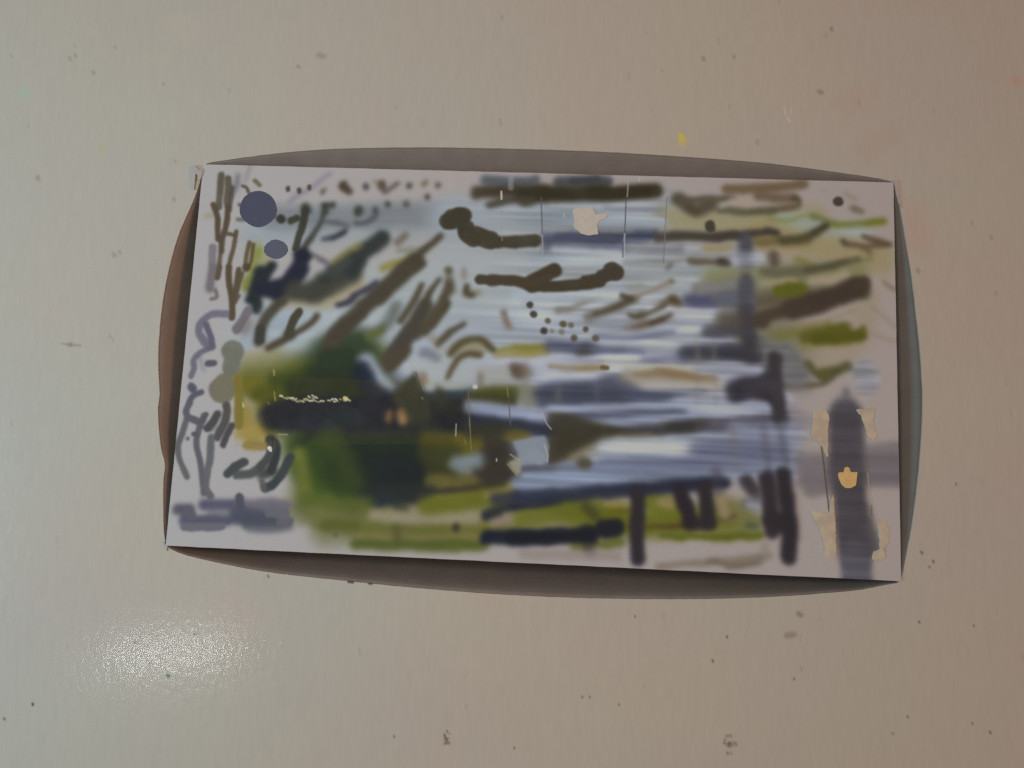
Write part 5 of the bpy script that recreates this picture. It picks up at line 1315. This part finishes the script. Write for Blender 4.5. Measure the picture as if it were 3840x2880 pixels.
def dense(pts, step=2.0):
    """resample a polyline with a smooth curve through its points"""
    p = np.array(pts, float); q = [p[0]]
    for i in range(len(p) - 1):
        a = p[max(i - 1, 0)]; b = p[i]; c = p[i + 1]; e = p[min(i + 2, len(p) - 1)]
        n = max(1, int(np.linalg.norm(c - b) / step))
        for t in np.arange(1, n + 1) / n:
            q.append(.5 * ((2 * b) + (c - a) * t + (2 * a - 5 * b + 4 * c - e) * t * t + (3 * b - a - 3 * c + e) * t ** 3))
    return np.array(q)
rr = random.Random(4)
EDGE = {}
for sname in SIDES:
    e = dense(RIM[sname])
    for i in range(1, len(e) - 1): e[i] += (rr.gauss(0, .025), rr.gauss(0, .025))
    EDGE[sname] = e / 1000
ring = np.concatenate([EDGE[s] for s in SIDES])
cen = ring.mean(0)

def inset(loop, d):
    out = []
    n = len(loop)
    for i in range(n):
        t = loop[(i + 1) % n] - loop[(i - 1) % n]; t /= max(np.linalg.norm(t), 1e-9)
        nrm = np.array([t[1], -t[0]])
        if nrm @ (cen - loop[i]) < 0: nrm = -nrm
        out.append(loop[i] + nrm * d)
    return np.array(out)

def build_table(mat):
    bm = bmesh.new()
    X, Y = .75, .55
    n = len(ring)
    outer = []
    for p in ring:
        d = p - cen; k = min((X if d[0] > 0 else X) / max(abs(d[0]), 1e-6), Y / max(abs(d[1]), 1e-6))
        outer.append(cen + d * k)
    rows = [[(x, y, 0) for x, y in outer], [(x, y, 0) for x, y in ring],
            [(x, y, -.0003) for x, y in inset(ring, .00006)], [(x, y, -.051) for x, y in inset(ring, .00006)],
            [(x, y, -.051) for x, y in outer]]
    vs = [[bm.verts.new(c) for c in r] for r in rows]
    for a in range(5):
        b = (a + 1) % 5
        for i in range(n):
            j = (i + 1) % n
            bm.faces.new((vs[a][i], vs[a][j], vs[b][j], vs[b][i]))
    bmesh.ops.recalc_face_normals(bm, faces=bm.faces)
    me = bpy.data.meshes.new('table_top'); bm.to_mesh(me); bm.free()
    return link('table_top', me, mat, kind='structure')
build_table(table_material())

# ------------------------------------------------------------------ the painted card box
CC = Vector((-0.002743, 0.04531) + (0,)); EX = Vector((0.999052, -0.043528) + (0,)); EYD = Vector((EX.y, -EX.x, 0))
root = bpy.data.objects.new('painted_card_box', None); col.objects.link(root)
root.location = (CC.x, CC.y, 0); root.rotation_euler = (0, 0, math.atan2(EX.y, EX.x))
root['label'] = 'pale rectangular card painted with green, blue and brown strokes, dark bowed edges around it'
root['category'] = 'painting'
bpy.context.view_layer.update()
inv = root.matrix_world.inverted()
ZT = .0007                                               # top face of the card above the table
def C(u, v, z=0.0):                                      # card mm -> box-local metres
    return Vector((u / 1000 - CW / 2000, CH / 2000 - v / 1000, z))

def build_card(mat, back):
    bm = bmesh.new(); uvl = bm.loops.layers.uv.new('UVMap')
    r2 = random.Random(9)
    loop = []
    def edge(a, b, n):
        for i in range(n):
            t = i / n; w = 0 if i == 0 else .05
            loop.append((a[0] + (b[0] - a[0]) * t + r2.uniform(-w, w), a[1] + (b[1] - a[1]) * t + r2.uniform(-w, w)))
    edge((0, 0), (CW, 0), 60); edge((CW, 0), (CW, CH), 34); edge((CW, CH), (0, CH), 60); edge((0, CH), (0, 0), 34)
    top = [bm.verts.new(C(u, v, ZT)) for u, v in loop]
    mid = [bm.verts.new(C(u + (CW / 2 - u) * -.0006, v + (CH / 2 - v) * -.0006, ZT - .0002)) for u, v in loop]
    bot = [bm.verts.new(C(u, v, ZT - .0006)) for u, v in loop]
    f = bm.faces.new(top[::-1])
    for l in f.loops:
        i = top.index(l.vert); l[uvl].uv = (loop[i][0] / CW, 1 - loop[i][1] / CH)
    bm.faces.new(bot)
    n = len(loop)
    for a, b in ((top, mid), (mid, bot)):
        for i in range(n):
            j = (i + 1) % n; ff = bm.faces.new((a[i], a[j], b[j], b[i]))
            for l in ff.loops:
                k = (top.index(l.vert) if l.vert in top else mid.index(l.vert) if l.vert in mid else bot.index(l.vert))
                l[uvl].uv = (loop[k][0] / CW, 1 - loop[k][1] / CH)
    bmesh.ops.recalc_face_normals(bm, faces=bm.faces)
    bmesh.ops.triangulate(bm, faces=[x for x in bm.faces if len(x.verts) > 4])
    me = bpy.data.meshes.new('card'); bm.to_mesh(me); bm.free()
    return link('card', me, mat, root)
card = build_card(card_material(), None)

wall_mat = plain('brown_board', (.245, .222, .198), .75, .06, 120, .2)
DEPTH = .020
SIDE_DEPTH = {'top': .010, 'right': .017, 'bottom': .046, 'left': .024}
SIDE_POW = {'top': 1.3, 'right': 1.5, 'bottom': 1.45, 'left': 1.5}
def build_wall(sname):
    e = EDGE[sname]
    bm = bmesh.new()
    rows = []
    corners = {'top': ((0, 0), (CW, 0)), 'right': ((CW, 0), (CW, CH)), 'bottom': ((CW, CH), (0, CH)), 'left': ((0, CH), (0, 0))}[sname]
    n = len(e)
    L = [0]
    for i in range(1, n): L.append(L[-1] + np.linalg.norm(e[i] - e[i - 1]))
    nor = {'top': (0, 1), 'right': (-1, 0), 'bottom': (0, -1), 'left': (1, 0)}[sname]
    for i in range(n):
        t = L[i] / L[-1]
        rim = inv @ Vector((e[i][0], e[i][1], -.0006))
        u = corners[0][0] + (corners[1][0] - corners[0][0]) * t + nor[0] * 4
        v = corners[0][1] + (corners[1][1] - corners[0][1]) * t + nor[1] * 4
        foot = C(u, v, -SIDE_DEPTH[sname])
        r = []
        for k in range(13):
            s = k / 12
            p = rim.lerp(foot, s)
            p.z = -.0006 - SIDE_DEPTH[sname] * s ** SIDE_POW[sname]
            r.append(bm.verts.new(p))
        rows.append(r)
    for i in range(n - 1):
        for k in range(12):
            bm.faces.new((rows[i][k], rows[i + 1][k], rows[i + 1][k + 1], rows[i][k + 1]))
    bmesh.ops.recalc_face_normals(bm, faces=bm.faces)
    # board thickness underneath
    for f in bm.faces: f.smooth = True
    me = bpy.data.meshes.new('side_wall'); bm.to_mesh(me); bm.free()
    o = link('side_wall', me, wall_mat, root)
    md = o.modifiers.new('board', 'SOLIDIFY'); md.thickness = .0008; md.offset = -1 if me.polygons[0].normal.z > 0 else 1
    return o
for sname in SIDES: build_wall(sname)
# floor of the box, under the card
bm = bmesh.new()
a = [bm.verts.new(C(u, v, -.047)) for u, v in ((2, 2), (CW - 2, 2), (CW - 2, CH - 2), (2, CH - 2))]
b = [bm.verts.new(C(u, v, -.0485)) for u, v in ((2, 2), (CW - 2, 2), (CW - 2, CH - 2), (2, CH - 2))]
bm.faces.new(a); bm.faces.new(b)
for i in range(4): bm.faces.new((a[i], a[(i + 1) % 4], b[(i + 1) % 4], b[i]))
bmesh.ops.recalc_face_normals(bm, faces=bm.faces)
me = bpy.data.meshes.new('box_floor'); bm.to_mesh(me); bm.free()
link('box_floor', me, wall_mat, root)

# ------------------------------------------------------------------ pieces stuck on the card
PATCH = {'apple1': [(147.6, 14.8), (148.6, 14.0), (152.3, 13.6), (155.3, 13.2), (155.6, 14.6), (156.7, 16.3), (161.4, 15.8), (161.0, 17.5), (158.1, 18.6), (157.2, 20.3), (157.8, 24.0), (154.2, 24.7), (151.2, 24.0), (148.9, 22.1), (147.9, 20.8), (148.4, 19.8), (148.0, 17.5)], 'apple2': [(247.9, 111.7), (249.9, 111.4), (250.3, 109.8), (251.3, 109.3), (252.1, 109.9), (252.5, 111.2), (254.9, 111.1), (254.8, 113.1), (254.3, 116.0), (252.8, 117.0), (250.4, 117.1), (249.2, 116.0), (248.2, 113.8)], 'torn1': [(237.9, 125.8), (241.0, 126.5), (244.5, 126.4), (245.5, 120.4), (246.2, 119.6), (246.6, 126.1), (246.8, 131.7), (247.0, 141.7), (244.5, 142.2), (242.9, 141.8), (242.8, 138.3), (241.8, 134.3), (240.4, 130.8), (238.6, 128.0)], 'torn2': [(238.9, 89.3), (241.3, 88.8), (244.1, 88.7), (244.9, 92.4), (244.4, 97.4), (244.2, 103.2), (244.5, 105.7), (243.6, 106.2), (242.8, 103.3), (240.8, 100.9), (238.9, 100.1), (238.3, 97.7), (238.6, 95.2), (239.0, 92.6)], 'torn3': [(254.6, 88.2), (259.3, 87.4), (261.8, 86.9), (260.9, 91.8), (260.8, 94.3), (262.4, 97.5), (260.8, 99.2), (258.7, 98.1), (257.6, 93.6), (256.4, 90.3)], 'torn4': [(261.6, 127.8), (264.7, 128.5), (265.9, 132.0), (265.4, 136.1), (263.8, 138.5), (264.5, 141.3), (262.1, 142.8), (259.7, 142.3), (260.2, 139.5), (262.6, 138.6), (262.2, 133.4)]}
DOTS = [[(31.3, 17.6), (31.4, 19.1), (31.1, 20.5), (30.4, 21.7), (29.5, 22.8), (28.4, 23.7), (27.3, 24.5), (26.0, 25.1), (24.5, 25.3), (23.1, 25.2), (21.7, 24.7), (20.4, 24.0), (19.2, 23.1), (18.1, 22.1), (17.2, 20.9), (16.6, 19.5), (16.5, 18.1), (16.6, 16.6), (16.9, 15.2), (17.4, 14.0), (18.1, 12.9), (19.2, 12.0), (20.4, 11.1), (21.8, 10.6), (23.3, 10.4), (24.7, 10.5), (26.2, 11.0), (27.6, 11.7), (28.8, 12.6), (29.7, 13.7), (30.4, 14.9), (30.9, 16.2)], [(37.1, 33.9), (37.1, 34.6), (36.9, 35.3), (36.4, 36.0), (35.8, 36.5), (35.2, 37.0), (34.4, 37.5), (33.6, 37.8), (32.6, 37.9), (31.7, 37.8), (30.8, 37.6), (30.0, 37.2), (29.2, 36.8), (28.5, 36.2), (28.0, 35.6), (27.7, 34.9), (27.6, 34.2), (27.7, 33.4), (27.9, 32.7), (28.2, 32.1), (28.7, 31.5), (29.4, 31.0), (30.2, 30.5), (31.1, 30.2), (32.0, 30.1), (32.9, 30.2), (33.9, 30.4), (34.7, 30.8), (35.5, 31.3), (36.1, 31.8), (36.5, 32.4), (36.8, 33.1)]]
TAPES = {'t1': [(134.8, 0.7), (168.8, 1.3), (167.8, 33.1), (136.8, 33.0)], 't2': [(169.2, 1.5), (183.7, 1.7), (183.1, 34.8), (168.2, 33.4)], 't3': [(20.3, 84.5), (112.0, 83.5), (113.4, 106.1), (22.7, 111.8)], 't4': [(240.6, 89.2), (257.3, 87.7), (262.1, 141.0), (246.1, 143.4)]}
TABS = {'tl': [(-3.6, 0.4), (-2.9, 1.1), (-1.7, 2.1), (-1.1, 2.7), (0.2, 2.0), (0.3, 3.8), (-0.3, 6.5), (-0.7, 6.9), (-1.6, 4.8), (-2.5, 4.2), (-2.5, 7.3), (-2.4, 10.8), (-3.1, 9.4), (-3.9, 5.6), (-4.1, 2.1)], 'tr': [(270.1, -0.8), (271.6, -1.3), (272.1, 1.8), (272.3, 6.4), (272.7, 9.7), (271.8, 7.9), (271.0, 4.4), (270.5, 1.3)], 'bl': [(-1.1, 148.1), (-0.7, 148.3), (-0.1, 149.3), (0.7, 149.8), (0.5, 151.6), (-0.0, 150.4), (-0.7, 149.5)]}
COLS = {'pale': (0.733, 0.732, 0.649), 'gold': (0.878, 0.664, 0.288), 'tan': (0.648, 0.607, 0.481), 'blue': (0.096, 0.106, 0.167), 'blue2': (0.127, 0.145, 0.209)}
def sheet(name, pts, mat, z0, th, jag=0.0, label=None, seed=1):
    r2 = random.Random(seed); P = []
    n = len(pts)
    for i in range(n):
        a, b = pts[i], pts[(i + 1) % n]
        k = max(1, int(math.dist(a, b) / .9)) if jag else 1
        for j in range(k):
            t = j / k
            P.append((a[0] + (b[0] - a[0]) * t + r2.uniform(-jag, jag), a[1] + (b[1] - a[1]) * t + r2.uniform(-jag, jag)))
    bm = bmesh.new()
    top = [bm.verts.new(C(u, v, ZT + z0 + th)) for u, v in P]
    bot = [bm.verts.new(C(u, v, ZT + z0)) for u, v in P]
    bm.faces.new(top); bm.faces.new(bot[::-1])
    m = len(P)
    for i in range(m): bm.faces.new((top[i], bot[i], bot[(i + 1) % m], top[(i + 1) % m]))
    bm.normal_update()
    bmesh.ops.triangulate(bm, faces=[f for f in bm.faces if len(f.verts) > 4], ngon_method='EAR_CLIP')
    bmesh.ops.recalc_face_normals(bm, faces=bm.faces)
    me = bpy.data.meshes.new(name); bm.to_mesh(me); bm.free()
    o = link(name, me, mat, root)
    if label: o['label'] = label
    return o
pale = plain('pale_paper', COLS['pale'], .8, .05, 500); gold = plain('gold_paper', COLS['gold'], .8, .08, 400)
tan = plain('torn_tan_paper', COLS['tan'], .85, .12, 260)
sheet('paper_cutout', PATCH['apple1'], pale, .00005, .0002, .12, 'pale beige apple shaped cutout near the top edge', 1)
sheet('paper_cutout', PATCH['apple2'], gold, .00005, .0002, .08, 'golden apple shaped cutout on the grey bar', 2)
for i, k in enumerate(('torn1', 'torn2', 'torn3', 'torn4')):
    sheet('torn_paper', PATCH[k], tan, .00003, .0003, .22, None, 10 + i)
sheet('dot', DOTS[0], plain('slate_blue_paint', COLS['blue'], .6, .03, 200), .00003, .0001, 0, 'large round slate blue dot', 5)
sheet('dot', DOTS[1], plain('grey_blue_paint', COLS['blue2'], .6, .03, 200), .00003, .0001, .1, 'small oval slate blue dot', 6)
clear = tape_material('clear_tape', (.99, .99, .99)); aged = tape_material('aged_tape', (.99, .985, .95)); warm = tape_material('warm_tape', (.99, .985, .975))
for i, (k, mt) in enumerate((('t1', clear), ('t2', clear), ('t3', aged), ('t4', warm))):
    sheet('tape_strip', TAPES[k], mt, .0003, .00005, .05, None, 20 + i)

tabm = plain('pale_board', (.52, .51, .49), .7, .06, 300)
sheet('torn_corner', TABS['tl'], tabm, -.0002, .0007, .03, 'crumpled pale torn corner', 31)
sheet('corner_flap', TABS['tr'], tabm, -.0005, .0004, .05, None, 32)
sheet('corner_flap', TABS['bl'], tabm, -.0005, .0004, .05, None, 33)
